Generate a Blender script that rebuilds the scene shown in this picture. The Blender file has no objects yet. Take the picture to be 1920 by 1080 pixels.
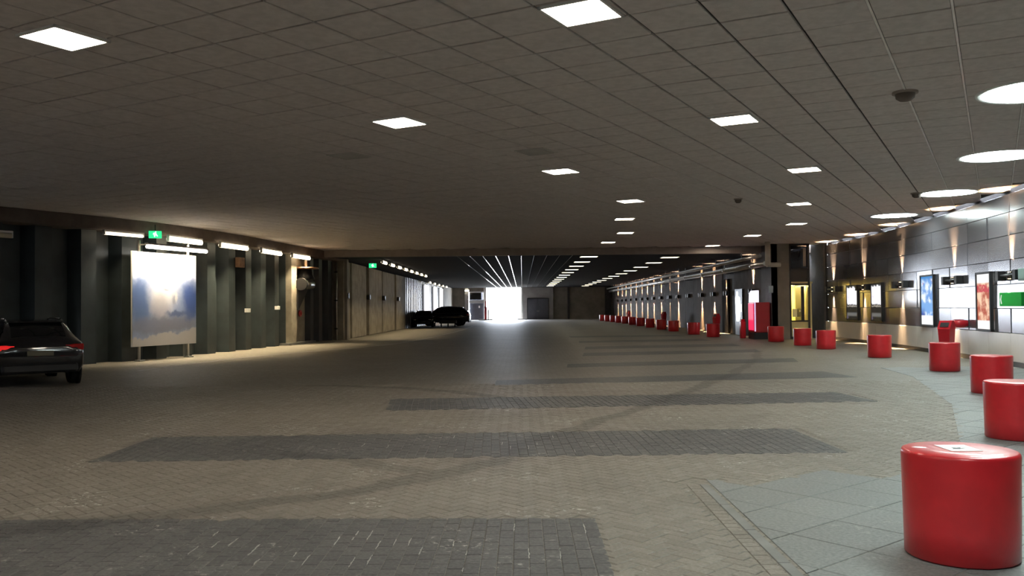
import bpy, math, random
from mathutils import Vector, Matrix
random.seed(7)
sc = bpy.context.scene
COL = sc.collection
PI = math.pi

# ------------------------------------------------------------------ camera
EYE = 1.65
FPX = 1640.0
# world axes: Y runs down the far tunnel, X to the right, Z up (rows = world axes in camera space)
RM = Matrix(((0.99989191, 0.00931004, 0.01137975),
             (0.0115818, -0.02194446, -0.9996921),
             (-0.00905745, 0.99971584, -0.02204992)))
cam_d = bpy.data.cameras.new('camera')
cam = bpy.data.objects.new('camera', cam_d)
COL.objects.link(cam)
cam_d.sensor_fit = 'HORIZONTAL'
cam_d.sensor_width = 36.0
cam_d.lens = 36.0 * FPX / 1920.0
cam_d.clip_start = 0.05
cam_d.clip_end = 600
mw = RM.to_4x4()
mw.translation = (0, 0, EYE)
cam.matrix_world = mw
sc.camera = cam

# ------------------------------------------------------------------ world (overcast daylight seen through the far opening)
world = bpy.data.worlds.new('world')
sc.world = world
world.use_nodes = True
bg = world.node_tree.nodes['Background']
bg.inputs[0].default_value = (0.80, 0.88, 1.0, 1)
bg.inputs[1].default_value = 44.0

sc.view_settings.view_transform = 'Standard'
sc.view_settings.look = 'None'
sc.view_settings.gamma = 1.0
sc.view_settings.use_curve_mapping = False
sc.view_settings.exposure = 0.75

WARM = (1.0, 0.865, 0.70)
COOL = (0.86, 1.0, 0.97)
AMBER = (1.0, 0.66, 0.36)
L_PANEL = 30.0     # square ceiling lights
L_DISC = 24.0      # large round ceiling lights
L_TUBE = 3.0      # battens along the left wall
W_SPOT = 3200.0     # each wall lamp beam

# ------------------------------------------------------------------ helpers
def ray(px, py):
    return RM @ Vector(((px - 960) / FPX, -(py - 540) / FPX, -1.0))

def tag(o, label=None, cat=None, group=None, kind=None):
    if label: o['label'] = label
    if cat: o['category'] = cat
    if group: o['group'] = group
    if kind: o['kind'] = kind
    return o

def empty(name, loc=(0, 0, 0), rz=0.0):
    o = bpy.data.objects.new(name, None)
    COL.objects.link(o)
    o.empty_display_size = 0.2
    o.location = loc
    o.rotation_euler = (0, 0, rz)
    return o

ORD = ['first', 'second', 'third', 'fourth', 'fifth', 'sixth', 'seventh', 'eighth', 'ninth', 'tenth',
       'eleventh', 'twelfth', 'thirteenth', 'fourteenth', 'fifteenth', 'sixteenth', 'seventeenth',
       'eighteenth', 'nineteenth', 'twentieth', 'twenty-first', 'twenty-second', 'twenty-third']

class MB:
    """collects simple solids; build() links them as ONE mesh object"""
    def __init__(s):
        s.v = []; s.f = []; s.sm = []
    def add(s, vs, fs, smooth=False, M=None):
        b = len(s.v)
        for p in vs:
            p = Vector(p)
            if M is not None: p = M @ p
            s.v.append(tuple(p))
        for f in fs:
            s.f.append([b + i for i in f]); s.sm.append(smooth)
        return s
    def box(s, c, d, rz=0.0, M=None):
        x, y, z = d[0] / 2, d[1] / 2, d[2] / 2
        T = Matrix.Translation(c) @ Matrix.Rotation(rz, 4, 'Z')
        if M is not None: T = M @ T
        vs = [(-x, -y, -z), (x, -y, -z), (x, y, -z), (-x, y, -z), (-x, -y, z), (x, -y, z), (x, y, z), (-x, y, z)]
        fs = [(0, 3, 2, 1), (4, 5, 6, 7), (0, 1, 5, 4), (1, 2, 6, 5), (2, 3, 7, 6), (3, 0, 4, 7)]
        return s.add(vs, fs, False, T)
    def bbox(s, c, d, bev=0.01, rz=0.0, M=None):
        """box whose edges are chamfered"""
        x, y, z = d[0] / 2, d[1] / 2, d[2] / 2
        b = min(bev, x * .9, y * .9, z * .9)
        T = Matrix.Translation(c) @ Matrix.Rotation(rz, 4, 'Z')
        if M is not None: T = M @ T
        vs = []; idx = {}
        for sx in (-1, 1):
            for sy in (-1, 1):
                for sz in (-1, 1):
                    for ax in range(3):
                        p = [sx * (x - b), sy * (y - b), sz * (z - b)]
                        p[ax] = (sx * x, sy * y, sz * z)[ax]
                        idx[(sx, sy, sz, ax)] = len(vs); vs.append(tuple(p))
        fs = []
        for ax in range(3):
            o1, o2 = [a for a in range(3) if a != ax]
            for sg in (-1, 1):
                loop = []
                for (a, c2) in ((-1, -1), (1, -1), (1, 1), (-1, 1)):
                    k = [0, 0, 0]; k[ax] = sg; k[o1] = a; k[o2] = c2
                    loop.append(idx[(k[0], k[1], k[2], ax)])
                fs.append(loop)
        for ax in range(3):
            o1, o2 = [a for a in range(3) if a != ax]
            for a in (-1, 1):
                for c2 in (-1, 1):
                    k0 = [0, 0, 0]; k1 = [0, 0, 0]
                    k0[ax] = -1; k1[ax] = 1
                    k0[o1] = k1[o1] = a; k0[o2] = k1[o2] = c2
                    fs.append([idx[tuple(k0) + (o1,)], idx[tuple(k1) + (o1,)], idx[tuple(k1) + (o2,)], idx[tuple(k0) + (o2,)]])
        for sx in (-1, 1):
            for sy in (-1, 1):
                for sz in (-1, 1):
                    fs.append([idx[(sx, sy, sz, 0)], idx[(sx, sy, sz, 1)], idx[(sx, sy, sz, 2)]])
        return s.add(vs, fs, False, T)
    def tube(s, a, b, r, n=12, r2=None, cap=True, smooth=True):
        a = Vector(a); b = Vector(b); r2 = r if r2 is None else r2
        d = (b - a).normalized()
        u = d.orthogonal().normalized(); w = d.cross(u)
        vs = []
        for p, rr in ((a, r), (b, r2)):
            for i in range(n):
                t = 2 * PI * i / n
                vs.append(p + u * math.cos(t) * rr + w * math.sin(t) * rr)
        fs = [(i, (i + 1) % n, n + (i + 1) % n, n + i) for i in range(n)]
        s.add(vs, fs, smooth)
        if cap:
            s.add(vs[:n], [tuple(range(n - 1, -1, -1))]); s.add(vs[n:], [tuple(range(n))])
        return s
    def lathe(s, prof, n=40, M=None, smooth=True, sx=1.0):
        """prof: (r, z) from the bottom axis to the top axis"""
        vs = []; fs = []; rings = []
        for r, z in prof:
            if r < 1e-6:
                rings.append([len(vs)]); vs.append((0, 0, z))
            else:
                rings.append(list(range(len(vs), len(vs) + n)))
                for i in range(n):
                    t = 2 * PI * i / n
                    vs.append((r * math.cos(t) * sx, r * math.sin(t), z))
        for A, B in zip(rings, rings[1:]):
            for i in range(n):
                j = (i + 1) % n
                if len(A) == 1 and len(B) == 1: continue
                if len(A) == 1: fs.append((A[0], B[j], B[i]))
                elif len(B) == 1: fs.append((A[i], A[j], B[0]))
                else: fs.append((A[i], A[j], B[j], B[i]))
        return s.add(vs, fs, smooth, M)
    def prism(s, poly, z0, z1, M=None):
        n = len(poly)
        vs = [(p[0], p[1], z0) for p in poly] + [(p[0], p[1], z1) for p in poly]
        fs = [tuple(range(n - 1, -1, -1)), tuple(range(n, 2 * n))]
        fs += [(i, (i + 1) % n, n + (i + 1) % n, n + i) for i in range(n)]
        return s.add(vs, fs, False, M)
    def mesh(s, name):
        me = bpy.data.meshes.new(name)
        me.from_pydata(s.v, [], s.f)
        me.polygons.foreach_set('use_smooth', s.sm)
        me.update()
        return me
    def build(s, name, mat, parent=None, loc=None, rz=None, fix=True):
        me = s.mesh(name)
        if fix:
            import bmesh
            bm = bmesh.new(); bm.from_mesh(me)
            bmesh.ops.remove_doubles(bm, verts=bm.verts, dist=1e-5)
            bmesh.ops.recalc_face_normals(bm, faces=bm.faces)
            bm.to_mesh(me); bm.free()
        return link(name, me, mat, parent, loc, rz)

def link(name, me, mat=None, parent=None, loc=None, rz=None):
    if mat is not None and len(me.materials) == 0: me.materials.append(mat)
    o = bpy.data.objects.new(name, me)
    COL.objects.link(o)
    if parent is not None: o.parent = parent
    if loc is not None: o.location = loc
    if rz is not None: o.rotation_euler = (0, 0, rz)
    return o

def copy_tree(o, parent=None):
    c = o.copy(); COL.objects.link(c); c.parent = parent
    for ch in list(o.children): copy_tree(ch, c)
    return c

class Path:
    """polyline in plan"""
    def __init__(s, pts):
        s.p = [Vector((x, y)) for x, y in pts]
        s.s = [0.0]
        for a, b in zip(s.p, s.p[1:]): s.s.append(s.s[-1] + (b - a).length)
        s.len = s.s[-1]
    def at(s, t):
        t = max(0, min(s.len - 1e-6, t))
        for i in range(len(s.p) - 1):
            if t <= s.s[i + 1]:
                k = (t - s.s[i]) / (s.s[i + 1] - s.s[i])
                return s.p[i].lerp(s.p[i + 1], k)
        return s.p[-1]
    def dir(s, t, e=0.4):
        return (s.at(t + e) - s.at(t - e)).normalized()
    def col(s, px, py=570):
        """arclength where the sight line of a photo column meets the path"""
        d = ray(px, py)
        best = None
        for i in range(len(s.p) - 1):
            a, b = s.p[i], s.p[i + 1]
            e = b - a
            den = d.x * e.y - d.y * e.x
            if abs(den) < 1e-9: continue
            k = -(d.x * a.y - d.y * a.x) / den
            q = a + e * k
            if -1e-6 <= k <= 1 + 1e-6 and q.y > 0:
                best = s.s[i] + k * e.length
        return best

def smooth_path(pts, n=10):
    """Catmull-Rom through the points"""
    P = [Vector(p) for p in pts]
    P = [P[0] * 2 - P[1]] + P + [P[-1] * 2 - P[-2]]
    out = []
    for i in range(1, len(P) - 2):
        for k in range(n):
            t = k / n
            a, b, c, d = P[i - 1], P[i], P[i + 1], P[i + 2]
            q = 0.5 * ((2 * b) + (c - a) * t + (2 * a - 5 * b + 4 * c - d) * t * t + (3 * b - a - 3 * c + d) * t ** 3)
            out.append((q.x, q.y))
    out.append((P[-2].x, P[-2].y))
    return Path(out)

def inside(poly, x, y):
    r = False; j = len(poly) - 1
    for i in range(len(poly)):
        xi, yi = poly[i]; xj, yj = poly[j]
        if (yi > y) != (yj > y) and x < (xj - xi) * (y - yi) / (yj - yi) + xi: r = not r
        j = i
    return r

def clip(poly, nx, ny, c):
    """keep nx*x+ny*y >= c"""
    out = []
    for i in range(len(poly)):
        a = poly[i]; b = poly[(i + 1) % len(poly)]
        da = nx * a[0] + ny * a[1] - c; db = nx * b[0] + ny * b[1] - c
        if da >= 0: out.append(a)
        if (da >= 0) != (db >= 0):
            t = da / (da - db); out.append((a[0] + (b[0] - a[0]) * t, a[1] + (b[1] - a[1]) * t))
    return out

# ------------------------------------------------------------------ materials
def newmat(name):
    m = bpy.data.materials.new(name); m.use_nodes = True
    nt = m.node_tree
    return m, nt, nt.nodes, nt.links, nt.nodes['Principled BSDF']

def val(N, L, sock, v):
    if hasattr(v, 'default_value') or hasattr(v, 'is_linked'): L.new(v, sock)
    else: sock.default_value = v

def math_node(N, L, op, a, b=None, c=None):
    n = N.new('ShaderNodeMath'); n.operation = op
    val(N, L, n.inputs[0], a)
    if b is not None: val(N, L, n.inputs[1], b)
    if c is not None: val(N, L, n.inputs[2], c)
    return n.outputs[0]

def mix_col(N, L, f, a, b, mode='MIX'):
    n = N.new('ShaderNodeMix'); n.data_type = 'RGBA'; n.blend_type = mode
    val(N, L, n.inputs[0], f)
    for i, c in ((6, a), (7, b)):
        if isinstance(c, tuple): n.inputs[i].default_value = (*c[:3], 1)
        else: L.new(c, n.inputs[i])
    return n.outputs[2]

def ramp(N, L, v, lo, hi, a=0.0, b=1.0, smooth=True):
    n = N.new('ShaderNodeMapRange')
    n.interpolation_type = 'SMOOTHSTEP' if smooth else 'LINEAR'
    val(N, L, n.inputs[0], v)
    n.inputs[1].default_value = lo; n.inputs[2].default_value = hi
    n.inputs[3].default_value = a; n.inputs[4].default_value = b
    return n.outputs[0]

def noise(N, L, vec, scale, detail=4, rough=0.55):
    n = N.new('ShaderNodeTexNoise')
    n.inputs['Scale'].default_value = scale; n.inputs['Detail'].default_value = detail
    n.inputs['Roughness'].default_value = rough
    L.new(vec, n.inputs['Vector'])
    return n.outputs['Fac']

def plain(name, col, rough=0.6, metal=0.0, var=0.15, scale=3.0, bump=0.0, bscale=60.0, spec=0.5, coat=0.0):
    m, nt, N, L, B = newmat(name)
    g = N.new('ShaderNodeNewGeometry')
    f = noise(N, L, g.outputs['Position'], scale, 5)
    dark = tuple(c * (1 - var) for c in col); light = tuple(min(1, c * (1 + var)) for c in col)
    c = mix_col(N, L, ramp(N, L, f, 0.3, 0.7), dark, light)
    L.new(c, B.inputs['Base Color'])
    B.inputs['Roughness'].default_value = rough
    B.inputs['Metallic'].default_value = metal
    B.inputs['Specular IOR Level'].default_value = spec
    B.inputs['Coat Weight'].default_value = coat
    if bump:
        b = N.new('ShaderNodeBump'); b.inputs['Strength'].default_value = bump; b.inputs['Distance'].default_value = 0.01
        L.new(noise(N, L, g.outputs['Position'], bscale, 3), b.inputs['Height'])
        L.new(b.outputs[0], B.inputs['Normal'])
    return m

def glow(name, col, strength):
    m, nt, N, L, B = newmat(name)
    B.inputs['Base Color'].default_value = (*col, 1)
    B.inputs['Emission Color'].default_value = (*col, 1)
    B.inputs['Emission Strength'].default_value = strength
    return m

def floor_stains(N, L, pos):
    """tyre tracks with shapes of their own and pale lime blooms, both lying on the paving"""
    sep = N.new('ShaderNodeSeparateXYZ'); L.new(pos, sep.inputs[0])
    x, y = sep.outputs[0], sep.outputs[1]
    wob = math_node(N, L, 'MULTIPLY', math_node(N, L, 'SUBTRACT', noise(N, L, pos, 0.9, 2), 0.5), 0.5)
    tr = None
    for (cx, cy, r, w, k, xlo, xhi) in TRACKS:
        dx = math_node(N, L, 'SUBTRACT', x, cx); dy = math_node(N, L, 'SUBTRACT', y, cy)
        d = math_node(N, L, 'SQRT', math_node(N, L, 'ADD', math_node(N, L, 'MULTIPLY', dx, dx), math_node(N, L, 'MULTIPLY', dy, dy)))
        e = math_node(N, L, 'ABSOLUTE', math_node(N, L, 'ADD', math_node(N, L, 'SUBTRACT', d, r), wob))
        f = ramp(N, L, e, w * 0.55, w * 1.15, k, 0.0)
        f = math_node(N, L, 'MULTIPLY', f, ramp(N, L, x, xlo, xlo + .6))
        f = math_node(N, L, 'MULTIPLY', f, ramp(N, L, x, xhi - .6, xhi, 1.0, 0.0))
        tr = f if tr is None else math_node(N, L, 'MAXIMUM', tr, f)
    return tr

def circ3(a, b, c):
    ax, ay = a; bx, by = b; cx, cy = c
    d = 2 * (ax * (by - cy) + bx * (cy - ay) + cx * (ay - by))
    ux = ((ax * ax + ay * ay) * (by - cy) + (bx * bx + by * by) * (cy - ay) + (cx * cx + cy * cy) * (ay - by)) / d
    uy = ((ax * ax + ay * ay) * (cx - bx) + (bx * bx + by * by) * (ax - cx) + (cx * cx + cy * cy) * (bx - ax)) / d
    return ux, uy, math.hypot(ax - ux, ay - uy)
TRACKS = []
for pts, w, k, xl, xh in ((((-1.4, 8.14), (0.8, 12.08), (4.44, 19.8)), .17, .5, -0.4, 9.0),
                          (((-2.75, 7.12), (-1.4, 8.14), (-.13, 9.92)), .20, .5, -5.0, 0.3),
                          (((-2.14, 9.73), (-1.21, 8.99), (-0.56, 8.28)), .16, .45, -3.2, -.4)):
    TRACKS.append((*circ3(*pts), w, k, xl, xh))

def paving_mat(name, c0, c1, joint_white, rough, tex=False):
    m, nt, N, L, B = newmat(name)
    g = N.new('ShaderNodeNewGeometry'); pos = g.outputs['Position']
    oi = N.new('ShaderNodeObjectInfo')
    rnd = math_node(N, L, 'FRACT', math_node(N, L, 'ADD', g.outputs['Random Per Island'], oi.outputs['Random']))
    if tex:
        bt = N.new('ShaderNodeTexBrick')
        mp = N.new('ShaderNodeMapping'); mp.inputs['Rotation'].default_value = (0, 0, PI / 4)
        L.new(pos, mp.inputs['Vector']); L.new(mp.outputs[0], bt.inputs['Vector'])
        bt.inputs['Scale'].default_value = 1.0
        bt.inputs['Brick Width'].default_value = 0.21; bt.inputs['Row Height'].default_value = 0.105
        bt.inputs['Mortar Size'].default_value = 0.006
        bt.inputs['Color1'].default_value = (*c0, 1); bt.inputs['Color2'].default_value = (*c1, 1)
        bt.inputs['Mortar'].default_value = tuple(v * .45 for v in c0) + (1,)
        col = bt.outputs['Color']
    else:
        col = mix_col(N, L, rnd, c0, c1)
    big = noise(N, L, pos, 0.35, 4)
    col = mix_col(N, L, ramp(N, L, big, 0.35, 0.68, 0.0, 0.30), col, tuple(v * .55 for v in c0))
    fine = noise(N, L, pos, 38, 5)
    col = mix_col(N, L, ramp(N, L, fine, 0.3, 0.75, 0, 0.35), col, tuple(v * .62 for v in c0))
    # lime bloom
    wn = noise(N, L, pos, 1.1, 5, 0.7); wf = noise(N, L, pos, 14, 4, 0.7)
    wh = math_node(N, L, 'MULTIPLY', ramp(N, L, wn, 0.50, 0.66), ramp(N, L, wf, 0.54, 0.66))
    col = mix_col(N, L, math_node(N, L, 'MULTIPLY', wh, joint_white), col, (0.62, 0.60, 0.54))
    tr = floor_stains(N, L, pos)
    col = mix_col(N, L, tr, col, tuple(v * .32 for v in c0))
    L.new(col, B.inputs['Base Color'])
    L.new(ramp(N, L, fine, 0.3, 0.7, rough - .08, rough + .1), B.inputs['Roughness'])
    b = N.new('ShaderNodeBump'); b.inputs['Strength'].default_value = 0.35; b.inputs['Distance'].default_value = 0.004
    L.new(noise(N, L, pos, 90, 3), b.inputs['Height']); L.new(b.outputs[0], B.inputs['Normal'])
    return m

M = {}
M['brick'] = paving_mat('tan paving brick', (0.187, 0.166, 0.138), (0.24, 0.216, 0.182), .8, .62)
M['brick_dark'] = paving_mat('charcoal paving brick', (0.072, 0.072, 0.072), (0.105, 0.103, 0.10), .55, .60)
M['slab'] = paving_mat('grey paving slab', (0.172, 0.183, 0.180), (0.200, 0.211, 0.207), .25, .55)
M['paving_far'] = paving_mat('distant paving', (0.176, 0.157, 0.128), (0.228, 0.205, 0.170), .3, .58, tex=True)
M['band_far'] = paving_mat('distant charcoal band', (0.072, 0.072, 0.072), (0.105, 0.103, 0.10), .3, .58, tex=True)
M['kerb'] = plain('kerb concrete', (0.185, 0.185, 0.175), .7, var=.12, bump=.2)
M['bloom'] = plain('lime in joints', (0.46, 0.455, 0.42), .9, var=.2, scale=20)
M['tile'] = plain('mineral ceiling tile', (0.63, 0.58, 0.56), .95, var=.07, scale=9, bump=.5, bscale=140, spec=.2)
M['tile_back'] = plain('ceiling void', (0.035, 0.03, 0.028), .95, var=.05)
M['runner'] = plain('ceiling runner metal', (0.72, 0.69, 0.66), .35, metal=.5, var=.1)
M['vent'] = plain('vent grey', (0.52, 0.50, 0.47), .6, var=.05)
M['ceil_dark'] = plain('dark tunnel ceiling', (0.014, 0.014, 0.019), .9, var=.15, bump=.2, spec=.1)
M['alu'] = plain('aluminium strip', (0.22, 0.23, 0.26), .13, metal=1.0, var=.06)
M['beam'] = plain('brown concrete beam', (0.13, 0.105, 0.09), .9, var=.15, bump=.2)
M['fascia'] = plain('plaster fascia', (0.33, 0.28, 0.25), .9, var=.08)
M['pile'] = plain('painted steel pile', (0.021, 0.030, 0.033), .5, metal=.0, var=.28, scale=1.2, bump=.12, bscale=25)
M['pile_dark'] = plain('painted steel pile dark', (0.022, 0.025, 0.030), .42, metal=.1, var=.25, scale=1.2)
M['concrete'] = plain('board-marked concrete', (0.30, 0.27, 0.215), .85, var=.2, scale=1.6, bump=.3)
M['concrete_grey'] = plain('grey concrete', (0.24, 0.22, 0.19), .88, var=.15, scale=1.2, bump=.25)
M['concrete_pale'] = plain('pale concrete', (0.34, 0.33, 0.33), .88, var=.1, scale=1.2, bump=.2)
M['brown_wall'] = plain('brown stone wall', (0.085, 0.072, 0.068), .75, var=.2, scale=1.5, bump=.15, spec=.2)
M['wall_dark'] = plain('dark wall lining', (0.055, 0.05, 0.05), .7, var=.2)
M['clad'] = plain('grey metal cladding', (0.105, 0.10, 0.11), .21, metal=.35, var=.1, scale=.8, bump=.02, bscale=6)
M['plinth'] = plain('pale plinth', (0.52, 0.49, 0.45), .34, var=.06, scale=1.2)
M['black'] = plain('black plastic', (0.016, 0.016, 0.018), .5, var=.1)
M['blackmetal'] = plain('black metal', (0.02, 0.02, 0.022), .4, metal=.3, var=.1)
M['red'] = plain('red painted bollard', (0.54, 0.016, 0.024), .33, var=.07, scale=6, bump=.06, bscale=45, coat=.25)
M['redbin'] = plain('red enamel', (0.50, 0.015, 0.025), .3, var=.05)
M['white'] = plain('white paint', (0.78, 0.78, 0.76), .5, var=.04)
M['paper'] = plain('white sticker', (0.86, 0.86, 0.85), .35, var=.02)
M['ink'] = plain('black ink', (0.02, 0.02, 0.025), .5, var=.02)
M['steel'] = plain('galvanised steel', (0.55, 0.53, 0.50), .32, metal=.9, var=.12, scale=5)
M['cream_pipe'] = plain('cream pipe', (0.52, 0.47, 0.40), .5, var=.1)
M['carpaint'] = plain('black car paint', (0.010, 0.010, 0.013), .12, var=.1, coat=.8)
M['carblue'] = plain('midnight car paint', (0.010, 0.011, 0.018), .12, var=.1, coat=.8)
M['glass_dark'] = plain('dark car glass', (0.012, 0.013, 0.014), .05, var=.02)
M['rubber'] = plain('rubber', (0.014, 0.014, 0.014), .9, var=.1, spec=.1)
M['rim'] = plain('alloy rim', (0.35, 0.35, 0.36), .3, metal=.9, var=.05)
M['chrome'] = plain('chrome', (0.8, 0.8, 0.8), .15, metal=1, var=.02)
M['plate'] = plain('number plate', (0.12, 0.11, 0.07), .5, var=.05)
M['lens_red'] = plain('red lens', (0.42, 0.01, 0.012), .15, var=.05)
M['doorpaint'] = plain('slate door paint', (0.085, 0.09, 0.115), .5, var=.08)
M['yellow_wall'] = plain('cream yellow wall', (0.80, 0.70, 0.36), .8, var=.04)
M['mirror_glass'] = plain('display case glass', (0.05, 0.05, 0.055), .03, metal=.85, var=.05)
M['green'] = plain('green sign', (0.015, 0.30, 0.045), .75, var=.04, spec=.1)
M['greygreen'] = plain('grey green box', (0.16, 0.26, 0.23), .5, var=.05)
M['blue_paper'] = plain('pale blue notice', (0.45, 0.55, 0.62), .7, var=.04)
M['rust'] = plain('rusty brown steel', (0.26, 0.15, 0.09), .6, metal=.4, var=.3)
M['light_panel'] = glow('ceiling light diffuser', WARM, L_PANEL)
M['light_panel_old'] = glow('dimmer ceiling light diffuser', WARM, L_PANEL * .5)
M['light_disc'] = glow('round ceiling light diffuser', COOL, L_DISC)
M['light_tube'] = glow('batten tube', (1.0, 0.84, 0.58), L_TUBE)
M['light_far'] = glow('far ceiling light diffuser', (1.0, 0.90, 0.66), 4.0)
M['tube_thin'] = glow('thin tube', (1.0, 0.84, 0.62), 2.5)
M['tube_poster'] = glow('poster tube', (1.0, 0.93, 0.80), 5.0)
M['tube_dim'] = plain('unlit tube', (0.42, 0.38, 0.30), .5, var=.05)
M['lens_lit'] = glow('wall lamp lens', AMBER, 12.0)
M['exit_green'] = glow('exit sign green', (0.02, 0.62, 0.22), .8)
M['exit_white'] = glow('exit sign pictogram', (0.6, 1.0, 0.75), 1.2)
M['lit_white'] = glow('lit glass', (0.92, 1.0, 0.97), 2.2)
M['lit_top'] = glow('lit machine top sign', (0.86, 0.84, 1.0), .7)
M['lit_pink'] = glow('lit machine front', (1.0, 0.03, 0.12), .55)
M['lit_lilac'] = glow('lit machine edge', (0.75, 0.55, 0.85), .5)
M['lit_room'] = glow('doorway ceiling lamp', (1.0, 0.88, 0.45), 24.0)
M['lit_booth'] = glow('booth lamp', (1.0, 0.92, 0.7), 14.0)
M['tail_lit'] = glow('tail lamp', (0.9, 0.02, 0.02), .35)

# ------------------------------------------------------------------ plan of the place
Z_CEIL = 4.60      # tiled ceiling
Z_FAR = 4.30       # dark tunnel ceiling
Y_STEP = 44.0
Y_END = 118.0
X_FL, X_FR = -9.5, 12.15
LEFT = smooth_path([(-15.5, -14), (-18.4, 5), (-17.6, 18.5), (-15.0, 24.2), (-12.85, 28.6), (-12.05, 31.6), (-11.45, 34.6), (-10.9, 39.8), (-10.3, 44.6), (-9.7, 47.2)])
RIGHT = smooth_path([(9.5, -14), (9.5, 4), (10.5, 12), (11.65, 17.2), (12.59, 22.0), (13.35, 26.6), (13.87, 30.5), (14.26, 34), (14.58, 38), (14.62, 42.3)])
outline_near = [(p.x, p.y) for p in LEFT.p] + [(-9.7, Y_STEP + 3.2)]
room_poly = [(p.x, p.y) for p in LEFT.p if p.y < Y_STEP] + [(-10.3, Y_STEP), (14.4, Y_STEP)] + [(p.x, p.y) for p in reversed(RIGHT.p)]

# ------------------------------------------------------------------ floor
floor = MB()
floor.prism([(-22, -16), (18, -16), (18, 300), (-40, 300), (-40, 122), (-22, 122)], -0.4, -0.006)
floor = floor.build('floor', M['paving_far'])
tag(floor, 'tan and charcoal brick paved roadway running the length of the underpass', 'floor', kind='structure')

GA = math.radians(28.3)                       # heading of the ceiling grid
BANDS = [[(-9.0, 4.2), (0.63, 4.2), (0.63, 6.87), (-9.0, 7.03)],
         [(-4.77, 9.56), (3.73, 9.83), (3.63, 11.77), (-4.94, 11.38)],
         [(-2.23, 14.14), (6.11, 14.97), (5.92, 16.58), (-2.44, 15.96)],
         [(-0.6, 18.63), (7.6, 20.0), (7.4, 21.76), (-0.6, 19.9)],
         [(1.2, 23.9), (8.0, 25.5), (8.4, 27.3), (1.3, 25.4)],
         [(2.0, 29.4), (8.4, 31.0), (8.7, 32.8), (2.2, 31.4)],
         [(2.4, 34.0), (8.9, 35.8), (9.1, 38.0), (2.6, 36.2)],
         [(2.6, 40.0), (8.9, 41.4), (9.0, 43.8), (2.7, 42.2)],
         [(2.6, 47.0), (8.8, 47.6), (8.8, 50.0), (2.6, 49.4)]]
SLAB_EDGE = [(1.73, 2), (1.73, 8.15), (4.45, 8.9), (7.0, 14.4), (8.85, 20), (9.7, 25.5), (9.85, 34), (9.7, 44)]
SA = math.radians(39.7); SO = Vector((2.38, 6.75)); SS = 0.6
su = Vector((math.cos(SA), math.sin(SA))); sv = Vector((-math.sin(SA), math.cos(SA)))
slab_poly = SLAB_EDGE + [(p.x - .15, p.y) for p in reversed(RIGHT.p) if p.y > 2]
def slab_cell(x, y):
    q = Vector((x, y)) - SO
    return math.floor(q.dot(su) / SS), math.floor(q.dot(sv) / SS)
def cell_on(i, j):
    c = SO + su * (i + .5) * SS + sv * (j + .5) * SS
    if c.y < 8.15: return c.x > 1.73 - 0.42 and c.y > 1.5 and inside(slab_poly, max(c.x, 1.8), c.y)
    return any(inside(slab_poly, c.x + a * .3, c.y) for a in (-1, 0, 1))
def vis(x, y, m=1.2):
    return y > 3.6 and -0.615 * y - m < x < 0.605 * y + m
BRICK_Y = 19.0
# slabs: each one a part
n_slab = 0
for i in range(-14, 40):
    for j in range(-30, 40):
        if not cell_on(i, j): continue
        c = SO + su * (i + .5) * SS + sv * (j + .5) * SS
        if c.y > 23 or not vis(c.x, c.y, .8): continue
        g = 0.004
        a, b = SS * i + g, SS * (i + 1) - g
        e, f = SS * j + g, SS * (j + 1) - g
        poly = [tuple(SO + su * p + sv * q) for p, q in ((a, e), (b, e), (b, f), (a, f))]
        if c.y < 8.8: poly = clip(poly, 1, 0, 1.735)
        elif c.y > 8.8:
            for (ax, ay), (bx, by) in zip(SLAB_EDGE[2:], SLAB_EDGE[3:]):
                if ay - .1 <= c.y <= by:
                    nx_, ny_ = by - ay, -(bx - ax); l_ = math.hypot(nx_, ny_)
                    poly = clip(poly, nx_ / l_, ny_ / l_, (nx_ * ax + ny_ * ay) / l_); break
        if len(poly) < 3: continue
        cx = sum(p[0] for p in poly) / len(poly); cy = sum(p[1] for p in poly) / len(poly)
        inner = [((p[0] - cx) * .985, (p[1] - cy) * .985) for p in poly]
        outer = [(p[0] - cx, p[1] - cy) for p in poly]
        dz = random.uniform(-.0012, .0008)
        mb = MB(); n = len(poly)
        vs = [(p[0], p[1], -.03) for p in outer] + [(p[0], p[1], dz - .003) for p in outer] + [(p[0], p[1], dz) for p in inner]
        fs = [(k, (k + 1) % n, n + (k + 1) % n, n + k) for k in range(n)] + [(n + k, n + (k + 1) % n, 2 * n + (k + 1) % n, 2 * n + k) for k in range(n)] + [tuple(range(2 * n, 3 * n))]
        mb.add(vs, fs)
        mb.build('slab', M['slab'], floor, loc=(cx, cy, 0)); n_slab += 1

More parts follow.
